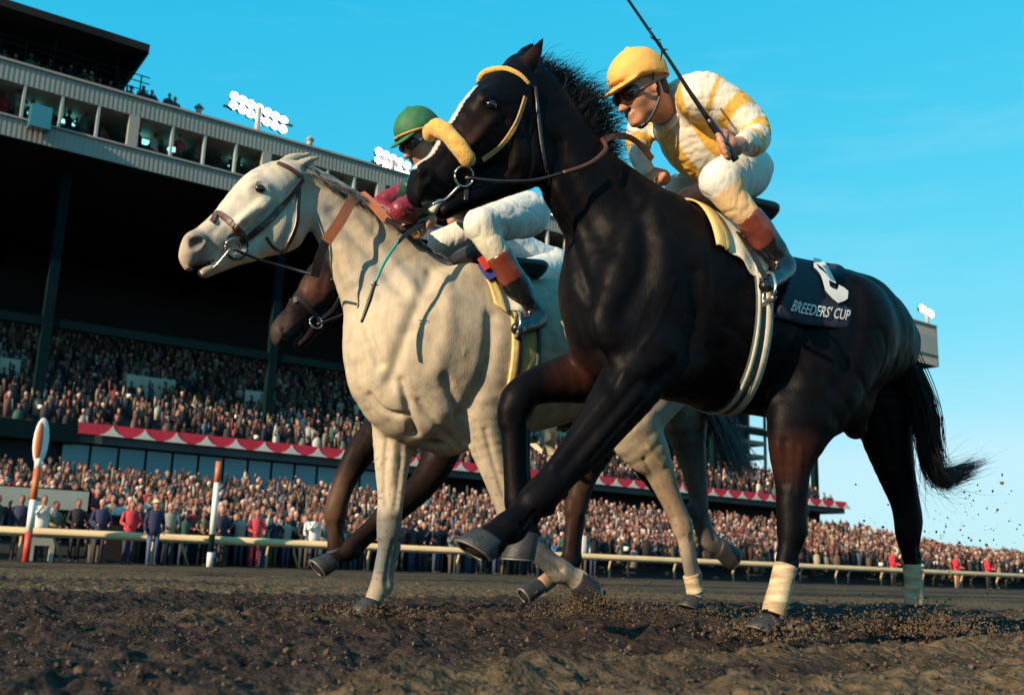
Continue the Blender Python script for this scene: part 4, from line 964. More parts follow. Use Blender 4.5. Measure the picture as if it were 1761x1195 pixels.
# ------------------------------------------------------------------ the grey horse
GR = Fig(30, 3.9, 2.3)
gs_ = dict(body=[
  ([(678, 612, 78), (730, 598, 140), (810, 612, 146), (890, 612, 134), (970, 602, 124), (1060, 598, 114), (1120, 600, 96), (1160, 610, 66)], 0, .82, .05),
  ([(660, 660, 52), (700, 690, 66), (770, 735, 50)], 0, 1.25, .06),
  ([(715, 545, 118), (665, 480, 92), (628, 425, 74), (592, 382, 60), (556, 345, 48), (525, 318, 36)], 0, [.62, .55, .5, .5, .55, .6], .05),
  ([(518, 305, 26), (492, 312, 38), (460, 332, 46), (425, 365, 44), (388, 398, 36), (352, 424, 33)], 0, [1.0, .9, .76, .66, .66, .74], .025),
  ([(480, 385, 50), (498, 362, 44)], 0, .62, .03),
  ([(470, 412, 26), (438, 428, 20), (402, 442, 17), (372, 456, 15), (352, 466, 13)], 0, [.8, .7, .9, 1.1, 1.4], .02),
  ([(335, 420, 22), (326, 440, 18), (326, 458, 10)], 0, 1.5, .015),
  ([(440, 318, 16, .07), (456, 325, 16, .07)], 0, .6, .03), ([(452, 350, 8, .082), (405, 388, 7, .07)], 0, .8, .02),
  ([(330, 408, 10, .05), (340, 418, 14, .05)], 0, .7, .015),
  ([(505, 296, 14, .05), (522, 284, 12, .06), (538, 275, 7, .065), (550, 269, 2.5, .06)], 0, .55, .012),
  ([(488, 284, 12, -.05), (503, 274, 11, -.06), (520, 268, 6, -.065), (534, 264, 2.5, -.06)], 0, .55, .012),
  ([(812, 500, 50), (790, 570, 66), (770, 640, 62)], .17, .45, .05), ([(840, 600, 60), (838, 665, 48)], .19, .5, .05),
  # chest muscles
  ([(645, 610, 40, -.09), (655, 670, 40, -.1)], 0, 1, .03), ([(720, 640, 42, .10), (745, 705, 40, .12)], 0, 1, .03),
  # far fore leg planted
  ([(690, 700, 50), (680, 745, 40), (674, 800, 30), (671, 850, 22), (670, 882, 22), (669, 908, 21), (667, 935, 15), (661, 970, 13.5), (655, 1000, 15), (650, 1015, 17), (643, 1032, 16), (640, 1040, 17)], -.13, .92, .03),
  ([(690, 760, 16), (684, 830, 13), (680, 880, 10)], -.10, 1, .02),
  # near fore leg lifted
  ([(825, 690, 56), (832, 735, 42), (846, 785, 31), (862, 835, 25), (874, 872, 23), (884, 900, 25), (896, 925, 19), (920, 950, 16), (944, 968, 16), (962, 980, 21), (980, 990, 18), (995, 998, 20)], .13, .92, .03),
  # hind legs
  ([(1150, 620, 76), (1100, 680, 70), (1078, 725, 54), (1110, 775, 40)], .13, .66, .05),
  ([(1085, 730, 50), (1124, 788, 31), (1148, 845, 21), (1166, 885, 18), (1174, 905, 18), (1180, 930, 13), (1187, 965, 12), (1192, 995, 12), (1197, 1015, 14), (1194, 1030, 15)], .13, .9, .03),
  ([(1165, 640, 66), (1172, 700, 50), (1186, 770, 30), (1198, 830, 20), (1204, 880, 15), (1208, 905, 16), (1220, 930, 16), (1236, 940, 16)], -.13, .85, .03),
 ], cut=[
  ([(334, 420, 10, .066), (345, 415, 8, .072)], 0, .9, .006), ([(545, 274, 3, .075), (525, 290, 5, .068)], 0, 1, .008),
  ([(326, 461, 3), (345, 459, 3.5), (368, 450, 2.5)], 0, 6, .005),
  ([(742, 640, 7), (760, 715, 10), (748, 760, 10)], .07, .8, .04), ([(700, 705, 7), (712, 740, 8)], -.02, 1, .03),
 ], paint=[
  (345, 420, 36, (.17, .13, .13), .9), (340, 418, 14, (.02, .012, .012), 1), (447, 325, 14, (.02, .018, .02), 1), (338, 452, 24, (.30, .22, .20), .8), (447, 325, 22, (.10, .09, .10), .9), (400, 375, 30, (.60, .56, .50), .5),
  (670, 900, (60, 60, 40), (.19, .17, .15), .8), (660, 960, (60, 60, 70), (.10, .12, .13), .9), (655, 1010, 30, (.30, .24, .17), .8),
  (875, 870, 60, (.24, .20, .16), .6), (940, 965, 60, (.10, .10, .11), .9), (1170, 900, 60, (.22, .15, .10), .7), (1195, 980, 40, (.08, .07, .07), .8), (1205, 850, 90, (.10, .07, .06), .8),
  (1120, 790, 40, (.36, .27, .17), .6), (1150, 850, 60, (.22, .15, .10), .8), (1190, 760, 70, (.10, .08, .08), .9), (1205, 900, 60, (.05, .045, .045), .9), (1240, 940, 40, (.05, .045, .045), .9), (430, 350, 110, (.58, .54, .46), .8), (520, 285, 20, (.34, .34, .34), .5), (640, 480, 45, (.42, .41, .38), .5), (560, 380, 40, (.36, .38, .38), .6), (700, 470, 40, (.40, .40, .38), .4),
 ], mottle=.12, muscle=.42, shanks=[(669, 935, 655, 1005, -.13, 17, -1), (895, 922, 958, 976, .13, 17, 1), (1177, 920, 1191, 990, .13, 14, -1), (1205, 890, 1218, 928, -.13, 15, -1)])
def dapple(fig, V, C):
    d = np.clip(vnoise(V, 22, 61) * 1.6 - .2, 0, 1) * np.clip((V[:, 2] - .55) * 3, 0, 1); C = C * (1 - .16 * d[:, None] * np.array((1, .95, .85)))
    m = np.clip(vnoise(V, 75, 62) * 3 - 1.35, 0, 1) * np.clip(1.15 - V[:, 2], 0, 1); return C * (1 - m[:, None]) + np.array((.10, .07, .045)) * m[:, None]
gs_['post'] = dapple
gs_['strokes'] = [
 ([(566, 420), (590, 480), (625, 555), (652, 625)], .024, -.014), ([(742, 468), (715, 530), (692, 590), (670, 655)], .030, -.018), ([(765, 480), (768, 560), (748, 640)], .045, .014),
 ([(690, 655), (702, 700), (712, 745)], .018, -.020), ([(636, 680), (660, 706), (698, 716)], .014, -.013), ([(720, 690), (755, 735), (790, 770)], .016, -.010), ([(845, 545), (842, 610), (822, 670), (795, 715)], .030, -.018),
 ([(765, 650), (785, 700), (800, 760)], .020, -.014), ([(665, 755), (661, 815), (662, 868)], .012, -.008), ([(692, 760), (686, 830), (680, 872)], .011, -.007), ([(678, 760), (673, 830)], .010, .005),
 ([(570, 365), (625, 425), (690, 500)], .028, -.012), ([(605, 375), (665, 440), (725, 510)], .03, .009), ([(676, 930), (668, 965), (662, 1000)], .006, -.008), ([(668, 885)], .020, .006), ([(835, 740), (850, 800), (866, 850)], .012, -.007),
 ([(465, 345), (440, 372), (412, 396)], .010, .007), ([(478, 352), (452, 382), (420, 404)], .010, -.007), ([(498, 345), (500, 385), (480, 425)], .012, -.007), ([(385, 378), (365, 400)], .012, -.005), ([(430, 360), (410, 385), (395, 405)], .0045, .004),
 ([(360, 415), (372, 430)], .010, -.006), ([(434, 318), (448, 311), (462, 320)], .008, .006), ([(800, 600), (775, 680)], .0045, .0035), ([(640, 620), (655, 680)], .0045, .003), ([(900, 590), (960, 610)], .02, -.005), ([(1115, 770), (1140, 800)], .015, .006), ([(1108, 790), (1140, 850), (1160, 890)], .010, -.007)]
E1, B1 = horse(GR, gs_, 'pale grey galloping racehorse with brown bridle and orange rein, on the left', 'racehorses in the race', 'greycoat', (.48, .40, .295))
eye(GR, E1, 448, 325, .020)
hoof_px(GR, E1, (641, 1034), (633, 1056), -.13, .048)
hoof_px(GR, E1, (992, 996), (1020, 1012), .13, .054, (.2, 0, -1))
hoof_px(GR, E1, (1194, 1028), (1190, 1046), .13, .046)
hoof_px(GR, E1, (1236, 938), (1262, 952), -.13, .055, (.3, 0, -1))
wrap(GR, E1, [(1188, 988, 14), (1192, 1005, 14), (1196, 1018, 16)], .13)
crest = [(512, 285), (540, 300), (580, 320), (620, 345), (660, 378), (700, 410), (740, 440)]
gd = [[GR.P(x - 4, y + 12, .02), GR.P(x + 14, y + 6, .05), GR.P(x + 32, y + 18, .08), GR.P(x + 52, y + 34, .10)] for x, y in crest]
hairs(GR, 'mane', gd, 'hairgrey', E1, 900, (.010, .014), r=.002, seed=8, frizz=.008)
tl = [[GR.P(1170, 615, 0), GR.P(1215, 650, 0), GR.P(1250, 710, .02), GR.P(1275, 770, .02), GR.P(1308, 822, 0)], [GR.P(1170, 630, 0), GR.P(1205, 690, 0), GR.P(1232, 740, .02), GR.P(1250, 790, .02), GR.P(1272, 830, 0)]]
hairs(GR, 'tail', tl, 'hairgrey', E1, 900, (.02, .03), r=.0024, seed=9, frizz=.012, seg=12)
strap(GR, 'noseband', [(358, 362), (378, 368), (402, 388), (424, 412)], .026, 'leather', .004, .006, True, E1)
strap(GR, 'cheekpiece', [(410, 420), (440, 398), (470, 372), (500, 335), (520, 308)], .026, 'dleather', .004, .005, True, E1)
strap(GR, 'browband', [(478, 282), (497, 290), (520, 306)], .022, 'leather', .004, .005, True, E1)
strap(GR, 'throatlatch', [(514, 312), (512, 350), (508, 392), (488, 432)], .020, 'dleather', .004, .005, True, E1)
strap(GR, 'jaw_strap', [(458, 408), (468, 424), (484, 434)], .012, 'dleather', .003, .004, True, E1)
ring_obj(GR, 'bit_ring', 403, 424, .050, .005, 'dleather', E1, .015); ring_obj(GR, 'bit_ring', 396, 424, .033, .004, 'metal', E1, .018)
cord(GR, 'bit', [(366, 462, .04), (378, 450, .06), (396, 428, .08)], .005, 'metal', E1)
a = Acc(); a.tube([GR.P(346, 470, .01), GR.P(360, 460, .02)], [.016, .010], 8); link('teeth', a.mesh('teeth', True), M['cloth_w'], E1)
band(GR, 'rein', [(560, 416, .15), (585, 380, .16), (602, 350, .13), (616, 332, .06)], .044, 'rein', E1, thick=.004)
band(GR, 'rein', [(541, 476, .12), (549, 445, .14), (560, 416, .15)], .036, 'dleather', E1, thick=.004)
band(GR, 'rein', [(620, 332, .04), (640, 350, .10), (666, 380, .16)], .044, 'rein', E1, thick=.004)
cord(GR, 'rein', [(400, 428, .09), (450, 448, .06), (500, 462, .06), (543, 474, .11)], .006, 'dleather', E1)
band(GR, 'rein', [(664, 376, .16), (690, 392, .19), (720, 384, .22)], .020, 'dleather', E1)
def AG(px, py): return GR.P(px, py, 0)[0]
cloth(GR, 'saddle_pad', [(AG(800, 452), 0), (AG(900, 480), 0), ath(GR, 905, 548), ath(GR, 852, 530)], 'cloth_w', E1, .012, seed=5)
cloth(GR, 'pad_edge', [(AG(794, 448), 0), (AG(803, 453), 0), ath(GR, 872, 548), ath(GR, 846, 530)], 'cloth_y', E1, .02, nu=4, seed=6)
ga, gb = ath(GR, 905, 580)[0], ath(GR, 900, 640)[0]
belt(GR, 'girth', ga + .0, gb + .0, .15, 'cloth_y', E1, .006, .5); belt(GR, 'girth_strap', ga + .035, gb + .035, .028, 'dleather', E1, .013, .5); belt(GR, 'girth_strap', ga - .06, gb - .06, .022, 'girthdark', E1, .013, .5)
stirrup(GR, E1, 890, 560, .36)
sc = GR.P(860, 470, 0); f = Field(sc - [.30, .24, .2], sc + [.30, .24, .16], .012)
q = np.array([GR.P(800, 445, 0), GR.P(850, 462, 0), GR.P(905, 470, 0)]); f.chain(q, np.array([.05, .045, .05]), 3.6, .03)
for sg in (1, -1): f.chain(np.array([GR.P(850, 470, .17 * sg), GR.P(875, 515, .22 * sg)]), np.array([.09, .05]), .25, .03)
V, F = largest(*f.surface(2)); link('saddle', new_mesh('saddle', V, F), M['dleather'], E1)
a = Acc(); a.box((-.07, -.006, -.05), (.07, .006, .03)); o = link('saddle_flap', a.mesh('saddle_flap'), mat('blue_flap', (.03, .06, .35), .7), E1, GR.P(850, 455, .23)); o.rotation_euler = (.2, .6, 0)
a = Acc(); a.box((-.03, -.006, -.04), (.03, .006, .02)); o = link('saddle_flap', a.mesh('saddle_flap'), M['red'], E1, GR.P(835, 447, .235)); o.rotation_euler = (.2, .6, 0)

# ------------------------------------------------------------------ the brown horse behind
BR = Fig(32, 4.9, 2.9)
br = dict(body=[
  ([(740, 640, 60), (790, 620, 105), (860, 625, 112), (940, 632, 106), (1020, 640, 96), (1075, 650, 78), (1110, 660, 50)], 0, .82, .05),
  ([(760, 600, 88), (715, 560, 72), (670, 520, 58), (630, 480, 46), (600, 452, 36)], 0, [.62, .55, .5, .5, .6], .05),
  ([(604, 448, 28), (584, 462, 36), (560, 486, 38), (534, 518, 30), (508, 548, 26), (490, 566, 23)], 0, [.9, .9, .76, .66, .66, .74], .025),
  ([(590, 505, 36), (600, 488, 36)], 0, .62, .03), ([(575, 530, 18), (548, 556, 15), (528, 578, 12), (514, 592, 10)], 0, [.8, .9, 1.1, 1.4], .02),
  ([(480, 572, 15), (478, 586, 11)], 0, 1.5, .015), ([(570, 478, 12, .07), (580, 484, 12, .07)], 0, .6, .03),
  ([(600, 440, 11, .05), (612, 425, 10, .06), (622, 412, 3, .06)], 0, .55, .012),
  # fore legs
  ([(770, 690, 46), (768, 745, 38), (752, 795, 30), (722, 838, 25), (690, 868, 22), (668, 885, 22), (642, 905, 15), (616, 930, 13), (600, 946, 16), (585, 958, 13), (574, 964, 16)], .13, .9, .03),
  ([(740, 680, 46), (680, 720, 36), (630, 765, 28), (600, 812, 22), (584, 852, 19), (577, 880, 20), (576, 900, 15), (578, 925, 13), (577, 945, 14)], -.13, .9, .03),
  # hind legs
  ([(1080, 670, 60), (1040, 720, 52), (1018, 770, 40), (1004, 815, 26), (996, 850, 20), (990, 880, 18), (986, 920, 14), (984, 948, 14), (974, 970, 17), (955, 988, 15), (935, 1004, 15)], .12, .88, .03),
  ([(1090, 680, 54), (1090, 740, 40), (1105, 790, 26), (1130, 830, 18), (1150, 860, 16), (1165, 890, 13)], -.12, .88, .03),
 ], cut=[([(489, 566, 5, .062), (495, 560, 4, .066)], 0, 1, .008), ([(482, 588, 3), (500, 584, 4), (518, 572, 3)], 0, 6, .006)],
 paint=[(545, 500, 30, (.11, .045, .03), .9), (495, 570, 30, (.09, .06, .055), .8), (585, 870, 60, (.13, .075, .05), .8), (925, 1010, 45, (.36, .22, .14), .9), (1000, 860, 60, (.07, .035, .025), .5)], mottle=.2, shanks=[(655, 895, 605, 940, .13, 16, -1), (577, 900, 577, 935, -.13, 14, -1), (989, 890, 982, 960, .12, 16, -1)])
E3, B3 = horse(BR, br, 'dark brown racehorse running third, its head low behind the grey neck', 'racehorses in the race', 'coat', (.016, .009, .008), .011)
eye(BR, E3, 574, 482, .018)
hoof_px(BR, E3, (572, 965), (552, 984), .13, .052, (1, 0, .3)); hoof_px(BR, E3, (577, 945), (584, 968), -.13, .052, (.2, 0, -1))
hoof_px(BR, E3, (930, 1008), (905, 1030), .12, .046); hoof_px(BR, E3, (1168, 892), (1180, 912), -.12, .055, (.2, 0, -1))
strap(BR, 'noseband', [(502, 510), (518, 518), (540, 540), (550, 552)], .024, 'dleather', .004, .006, True, E3)
strap(BR, 'cheekpiece', [(545, 552), (570, 535), (590, 500)], .020, 'dleather', .004, .006, False, E3)
ring_obj(BR, 'bit_ring', 542, 556, .034, .005, 'metal', E3)
cord(BR, 'rein', [(545, 558, .08), (580, 545, .1), (640, 520, .12)], .007, 'dleather', E3)
gd = [[BR.P(x, y + 8, .0), BR.P(x + 18, y - 4, .02), BR.P(x + 40, y + 10, .03)] for x, y in ((604, 430), (640, 455), (680, 485), (720, 520))]
hairs(BR, 'mane', gd, 'hairdark', E3, 300, (.01, .014), seed=12)
tl = [[BR.P(1105, 650, 0), BR.P(1150, 690, 0), BR.P(1175, 760, .02), BR.P(1190, 830, 0)]]; hairs(BR, 'tail', tl, 'hairdark', E3, 400, (.02, .04), seed=13)
belt(BR, 'girth', BR.P(900, 640, 0)[0], BR.P(900, 640, 0)[0], .08, 'girth', E3, .006, .5, n=14)
cloth(BR, 'saddle_pad', [(BR.P(890, 520, 0)[0], 0), (BR.P(1000, 520, 0)[0], 0), (BR.P(990, 520, 0)[0], 1.2), (BR.P(900, 520, 0)[0], 1.2)], 'cloth_w', E3, .012)

# ------------------------------------------------------------------ riders
def rot_frame(pitch, yaw=0.0, roll=0.0):
    """columns: forward, left, up in figure axes"""
    f = np.array([math.cos(pitch) * math.cos(yaw), math.cos(pitch) * math.sin(yaw), -math.sin(pitch)]); l = np.array([-math.sin(yaw), math.cos(yaw), 0]); u = np.cross(f, l)
    c_, s_ = math.cos(roll), math.sin(roll); l2 = l * c_ + u * s_; u2 = -l * s_ + u * c_; return np.column_stack([f, l2, u2])
def head_skin(f, c, R, neck):
    H = lambda x, y, z: c + R @ np.array([x, y, z])
    f.ell(H(-.01, 0, .03), (.098, .076, .100), R); f.ell(H(.035, 0, -.035), (.058, .056, .072), R, .03)
    f.ell(H(.075, 0, -.098), (.026, .028, .020), R, .025); f.ell(H(.070, 0, .022), (.024, .056, .016), R, .02)
    f.chain(np.array([H(.088, 0, .008), H(.108, 0, -.022), H(.120, 0, -.040)]), np.array([.010, .011, .0145]), 1, .012); 
    for sg in (1, -1):
        f.ell(H(.107, sg * .013, -.042), (.010, .008, .008), R, .008); f.ell(H(.058, sg * .036, -.024), (.026, .022, .022), R, .025)
        f.ell(H(-.012, sg * .077, -.012), (.020, .008, .032), R, .006); f.ell(H(-.02, sg * .045, -.07), (.045, .02, .03), R, .03)
    f.ell(H(.094, 0, -.064), (.013, .026, .0075), R, .006); f.ell(H(.091, 0, -.078), (.013, .022, .008), R, .006); f.ell(H(.106, 0, -.0705), (.012, .016, .0022), R, .003, 's')
    f.chain(np.array([H(-.035, 0, -.05), neck]), np.array([.056, .060]), 1, .03)
def hand(f, c, fwd, down, side, grip=True):
    """five fingers curled round a bar that runs along 'side'; fwd = from wrist to knuckles"""
    fwd, down, side = [np.array(v, float) / np.linalg.norm(v) for v in (fwd, down, side)]; c = np.array(c)
    f.chain(np.array([c - fwd * .045, c - fwd * .01]), np.array([.028, .030]), 1, .02)
    for i, (ln, r) in enumerate(((.92, .0098), (1.0, .0100), (.95, .0096), (.80, .0086))):
        s = side * (.030 - .020 * i); k0 = c + s + fwd * .028; k1 = k0 + (fwd * .62 + down * .5) * .040 * ln; k2 = k1 + (down * .95 - fwd * .25) * .027 * ln; k3 = k2 + (-fwd * .9 + down * .1) * .022 * ln
        f.chain(np.array([c + s * .8 - fwd * .01, k0]), np.array([.014, .012]), 1, .012, sub=1); f.chain(np.array([k0, k1, k2, k3]), np.array([r * 1.1, r, r * .95, r * .85]), 1, .004, sub=1)
    t0 = c + side * .030 - fwd * .018; t1 = t0 + (side * .55 + fwd * .5 + down * .45) * .036; t2 = t1 + (fwd * .6 + down * .6 - side * .3) * .030
    f.chain(np.array([t0, t1, t2]), np.array([.014, .0125, .010]), 1, .010, sub=1)
def rider(fig, S, label, parent_none=None):
    """S: outline points of each limb; the skin is one body, clothes are shells over it"""
    e = empty('person', label, 'person', fig.O, fig.rz); allc = [S[k] for k in ('torso', 'thigh_n', 'thigh_f', 'shin_n', 'shin_f', 'arm_n', 'arm_f', 'foot_n', 'foot_f')]
    pts = np.vstack([fig.pts(c, 0)[0] for c in allc] + [S['head'][None, :]]); lo, hi = pts.min(0) - .17, pts.max(0) + .17; out = {}
    h = S.get('h', .0075)
    # skin
    f = Field(lo, hi, h); shr = .78
    for k in ('torso', 'thigh_n', 'thigh_f', 'shin_n', 'shin_f', 'arm_n', 'arm_f', 'foot_n', 'foot_f'):
        q, r = fig.pts(S[k], 0); f.chain(q, r * (shr if k != 'torso' else .85), S['tw'] if k == 'torso' else .95, .03)
    head_skin(f, S['head'], S['HR'], S['neck']); V, F = f.surface(1)
    # hands are finer: second field merged into the same mesh below
    body = [(V, F)]
    for hd in S['hands']:
        f2 = Field(np.array(hd[0]) - .10, np.array(hd[0]) + .10, .0036); hand(f2, *hd)
        q, r = fig.pts(S[hd_arm(hd, S, fig)], 0); f2.chain(np.array([q[-1] , np.array(hd[0]) - np.array(hd[1]) / np.linalg.norm(hd[1]) * .04]), np.array([.026, .027]), 1, .02, sub=1)
        body.append(f2.surface(1))
    VV, FF, o = [], [], 0
    for v, q in body: VV.append(v); FF.append(q + o); o += len(v)
    V = np.concatenate(VV); F = np.concatenate(FF); link('body', new_mesh('body', V, F), M['skin'], e)
    # silks
    f = Field(lo, hi, h); q, r = fig.pts(S['torso'], 0); f.chain(q, r, S['tw'], .03); tor = q
    an, rn = fig.pts(S['arm_n'], 0); af, rf = fig.pts(S['arm_f'], 0)
    f.chain(an, rn, .95, .045); f.chain(af, rf, .95, .045); f.chain(np.array([an[0], af[0]]), np.array([rn[0], rf[0]]) * .8, 1, .05)
    for p, nrm in S.get('silk_cut', []): f.half(p, nrm)
    V, F = f.surface(2); n = normals(V, F)
    # soft wrinkles in the cloth
    wr = vnoise(V + n * .02, 11, 7) * .004 - .0030 * np.clip(1 - 5 * np.abs(vnoise(V * (1.5, .8, .5) + .15 * vnoise(V, 6, 3)[:, None], 17, 8)), 0, 1) - .003 * np.clip(1 - 4 * np.abs(vnoise(V * (.7, .8, 1.6), 19, 18)), 0, 1); V = V + n * wr[:, None]
    link('silks', new_mesh('silks', V, F, S['silkpaint'](V, n, tor, an, af)), M['silks'], e)
    # breeches
    f = Field(lo, hi, h); q, r = fig.pts(S['torso'][-2:], 0); f.chain(q, r * 1.01, S['tw'] if np.isscalar(S['tw']) else S['tw'][-1], .03, sub=2)
    for k in ('thigh_n', 'thigh_f'): q, r = fig.pts(S[k], 0); f.chain(q, r, 1.0, .05)
    for k in ('shin_n', 'shin_f'): q, r = fig.pts(S[k][:3], 0); f.chain(q, r * .98, 1.0, .03)
    V, F = f.surface(2); n = normals(V, F); V = V + n * (vnoise(V * (1, 1, 1.8), 11, 9) * .0035 - .003 * np.clip(1 - 5 * np.abs(vnoise(V * (1, .8, .8), 19, 6)), 0, 1))[:, None]
    # keep only the part below the silks hem
    cb = np.tile(np.array((.66, .66, .62)), (len(V), 1))
    for k in ('shin_n', 'shin_f'):
        q, r = fig.pts(S[k], 0); d = q[2] - q[0]; t = ((V - q[0]) @ d) / (d @ d); near = np.linalg.norm(V - q[0] - np.clip(t, 0, 1)[:, None] * d, axis=1) < .075; cb[near & (t > .18)] = S['cuff']
    link('breeches', new_mesh('breeches', V, F, cb), M['breech'], e)
    # boots
    for k, ft in (('shin_n', 'foot_n'), ('shin_f', 'foot_f')):
        q, r = fig.pts(S[k], 0); qf, rf2 = fig.pts(S[ft], 0); P_ = np.vstack([q[2:], qf]); lo2, hi2 = P_.min(0) - .12, P_.max(0) + .12; f = Field(lo2, hi2, .007)
        f.chain(q[2:], r[2:] * 1.02, 1.0, .02); f.chain(qf, rf2, .85, .02)
        dd = q[2] - q[1]; dd = dd / np.linalg.norm(dd); st = q[2] - dd * .012; f.half(st, -dd)
        V, F = f.surface(2); d = q[3] - q[2]; t = ((V - q[2]) @ d) / (d @ d); c = np.tile(np.array((.008, .009, .012)), (len(V), 1)); c[t < S.get('boottop', .9)] = (.15, .035, .022)
        n = normals(V, F); V = V + n * (vnoise(V, 22, 2) * .004)[:, None]; link('boot', new_mesh('boot', V, F, c), M['boot'], e)
    # cap
    H = lambda x, y, z: S['head'] + S['HR'] @ np.array([x, y, z]); R = S['HR']
    f = Field(S['head'] - .24, S['head'] + .24, .0065); f.ell(H(-.012, 0, .052), (.124, .104, .116), R)
    f.half(H(0, 0, .040), -(R @ np.array([-.16, 0, 1.0])), .008)
    g2 = Field(S['head'] - .24, S['head'] + .24, .0065); g2.ell(H(.085, 0, .040), (.085, .085, .010), R @ rot_frame(.22)); 
    f.D = smin(f.D, g2.D, .012); f.ell(H(-.012, 0, .168), (.012, .012, .009), R, .006)
    V, F = f.surface(1); n = normals(V, F); V = V + n * (vnoise(V, 30, 5) * .002)[:, None]; cp = link('cap', new_mesh('cap', V, F), M[S['cap']], e)
    if S.get('cap2'):
        a = Acc(); Q = [H(-.012 + .128 * math.cos(t), .107 * math.sin(t), .038 + .02 * math.cos(t)) for t in np.linspace(0, 2 * math.pi, 33)]; a.tube(Q, .0065, 6); link('cap_band', a.mesh('cap_band', True), M[S['cap2']], cp)
    # hair at the nape, goggles, strap
    a = Acc(); a.ell(H(-.05, 0, .0), (.062, .074, .07), 14, 9, R=R); link('hair', a.mesh('hair', True), M['hair'], e)
    gg = Acc()
    for sg in (1, -1):
        r2 = R @ rot_frame(0, sg * .42); gg.ell(H(.085, sg * .036, .004), (.020, .037, .027), 16, 10, R=r2)
    go = link('goggles', gg.mesh('goggles', True), M['rubber'], e); a = Acc()
    for sg in (1, -1):
        r2 = R @ rot_frame(0, sg * .42); a.ell(H(.0915, sg * .037, .004), (.018, .029, .020), 16, 10, R=r2)
    link('lens', a.mesh('lens', True), M['lens'], go)
    a = Acc(); Q = [H(-.012 + .112 * math.cos(t), .098 * math.sin(t), .012 - .02 * math.cos(t)) for t in np.linspace(.75, 2 * math.pi - .75, 25)]; a.tube(Q, .006, 6); link('strap', a.mesh('strap', True), M['rubber'], go)
    a = Acc(); Q = [H(.0, .09, .05), H(-.005, .082, -.03), H(.03, .055, -.09), H(.055, 0, -.122), H(.03, -.055, -.09), H(-.005, -.082, -.03), H(.0, -.09, .05)]; a.tube(catmull(Q, 4), .006, 6); link('chin_strap', a.mesh('chin_strap', True), M['rubber'], cp)
    # collar
    a = Acc(); nv = S['neck'] - H(-.035, 0, -.05); nv /= np.linalg.norm(nv); x = np.cross(nv, (0, 1, 0)); y = np.cross(nv, x); c = S['neck'] - nv * .02
    for j in range(2): a.tube([c + nv * (.02 * j - .01) + .068 * (math.cos(t) * x / np.linalg.norm(x) + math.sin(t) * y) for t in np.linspace(0, 2 * math.pi, 21)], .014, 8)
    link('collar', a.mesh('collar', True), M['cloth_w'], e)
    return e
def hd_arm(hd, S, fig):
    qn = fig.pts(S['arm_n'], 0)[0][-1]; qf = fig.pts(S['arm_f'], 0)[0][-1]; c = np.array(hd[0]); return 'arm_n' if np.linalg.norm(c - qn) < np.linalg.norm(c - qf) else 'arm_f'
YEL, CRM = (.70, .38, .06), (.66, .61, .51)
def silk_yellow(V, n, tor, an, af):
    C = np.tile(np.array(CRM), (len(V), 1)); d = tor[-1] - tor[0]; t = ((V - tor[0]) @ d) / (d @ d)
    ay = np.abs(V[:, 1] + .035); w = (ay < .055) | ((ay > .135) & (ay < .215)); C[w] = YEL
    for q in (an, af):
        best = np.full(len(V), 9.); par = np.zeros(len(V)); L0 = 0
        for i in range(len(q) - 1):
            dd = q[i + 1] - q[i]; L = np.linalg.norm(dd); u = np.clip(((V - q[i]) @ dd) / (L * L), 0, 1); D = np.linalg.norm(V - q[i] - u[:, None] * dd, axis=1); m = D < best; best[m] = D[m]; par[m] = (L0 + u * L)[m]; L0 += L
        m = (best < .092) & (par > .035) & (np.abs(V[:, 1]) > .155); st = np.mod(par / .058 + .1, 2) < 1
        C[m & st] = YEL; C[m & ~st] = CRM
    return C
def silk_red(V, n, tor, an, af):
    C = np.tile(np.array((.20, .012, .025)), (len(V), 1)); m = np.mod(V[:, 0] * 9 + V[:, 2] * 3, 2) < .8; C[m] = (.015, .06, .04); return C
DK_HEAD = DK.P(1103, 160, .02)
S2 = dict(head=DK_HEAD, HR=rot_frame(math.radians(27), math.radians(4), math.radians(0)), neck=DK.P(1158, 196, 0), tw=[1.45, 1.45, 1.4, 1.3, 1.35, 1.35], cap='capy', cuff=(.74, .50, .26), boottop=1.05,
  torso=[(1178, 178, 44), (1188, 205, 54), (1205, 240, 56), (1228, 270, 50), (1255, 290, 48), (1272, 300, 48)],
  arm_n=[(1206, 166, 40, .18), (1240, 176, 37, .22), (1275, 198, 33, .26), (1300, 228, 27, .30), (1296, 246, 25, .34), (1280, 244, 20, .40)],
  arm_f=[(1150, 182, 32, -.17), (1118, 205, 28, -.22), (1098, 235, 25, -.22), (1100, 270, 19, -.17), (1114, 296, 14, -.12)],
  thigh_n=[(1276, 298, 46, .10), (1262, 302, 42, .18), (1242, 308, 36, .25)], thigh_f=[(1262, 300, 44, -.10), (1215, 312, 34, -.18), (1172, 326, 27, -.22)],
  shin_n=[(1236, 314, 34, .26), (1262, 345, 30, .27), (1287, 374, 24, .28), (1316, 412, 25, .28), (1340, 450, 21, .27)], shin_f=[(1170, 328, 27, -.24), (1205, 360, 26, -.26), (1240, 392, 22, -.26), (1275, 430, 22, -.26), (1300, 460, 20, -.26)],
  foot_n=[(1350, 462, 20, .28), (1334, 478, 17, .32), (1316, 492, 13, .36)], foot_f=[(1306, 468, 19, -.28), (1288, 480, 16, -.30), (1275, 492, 13, -.32)],
  hands=[(DK.P(1250, 247, .42), (.8, .25, .0), (-.2, .35, -.9), (.30, .0, .85)), (DK.P(1128, 306, -.10), (.9, .3, -.3), (0, 0, -1), (0, 1, .2))], silkpaint=silk_yellow)
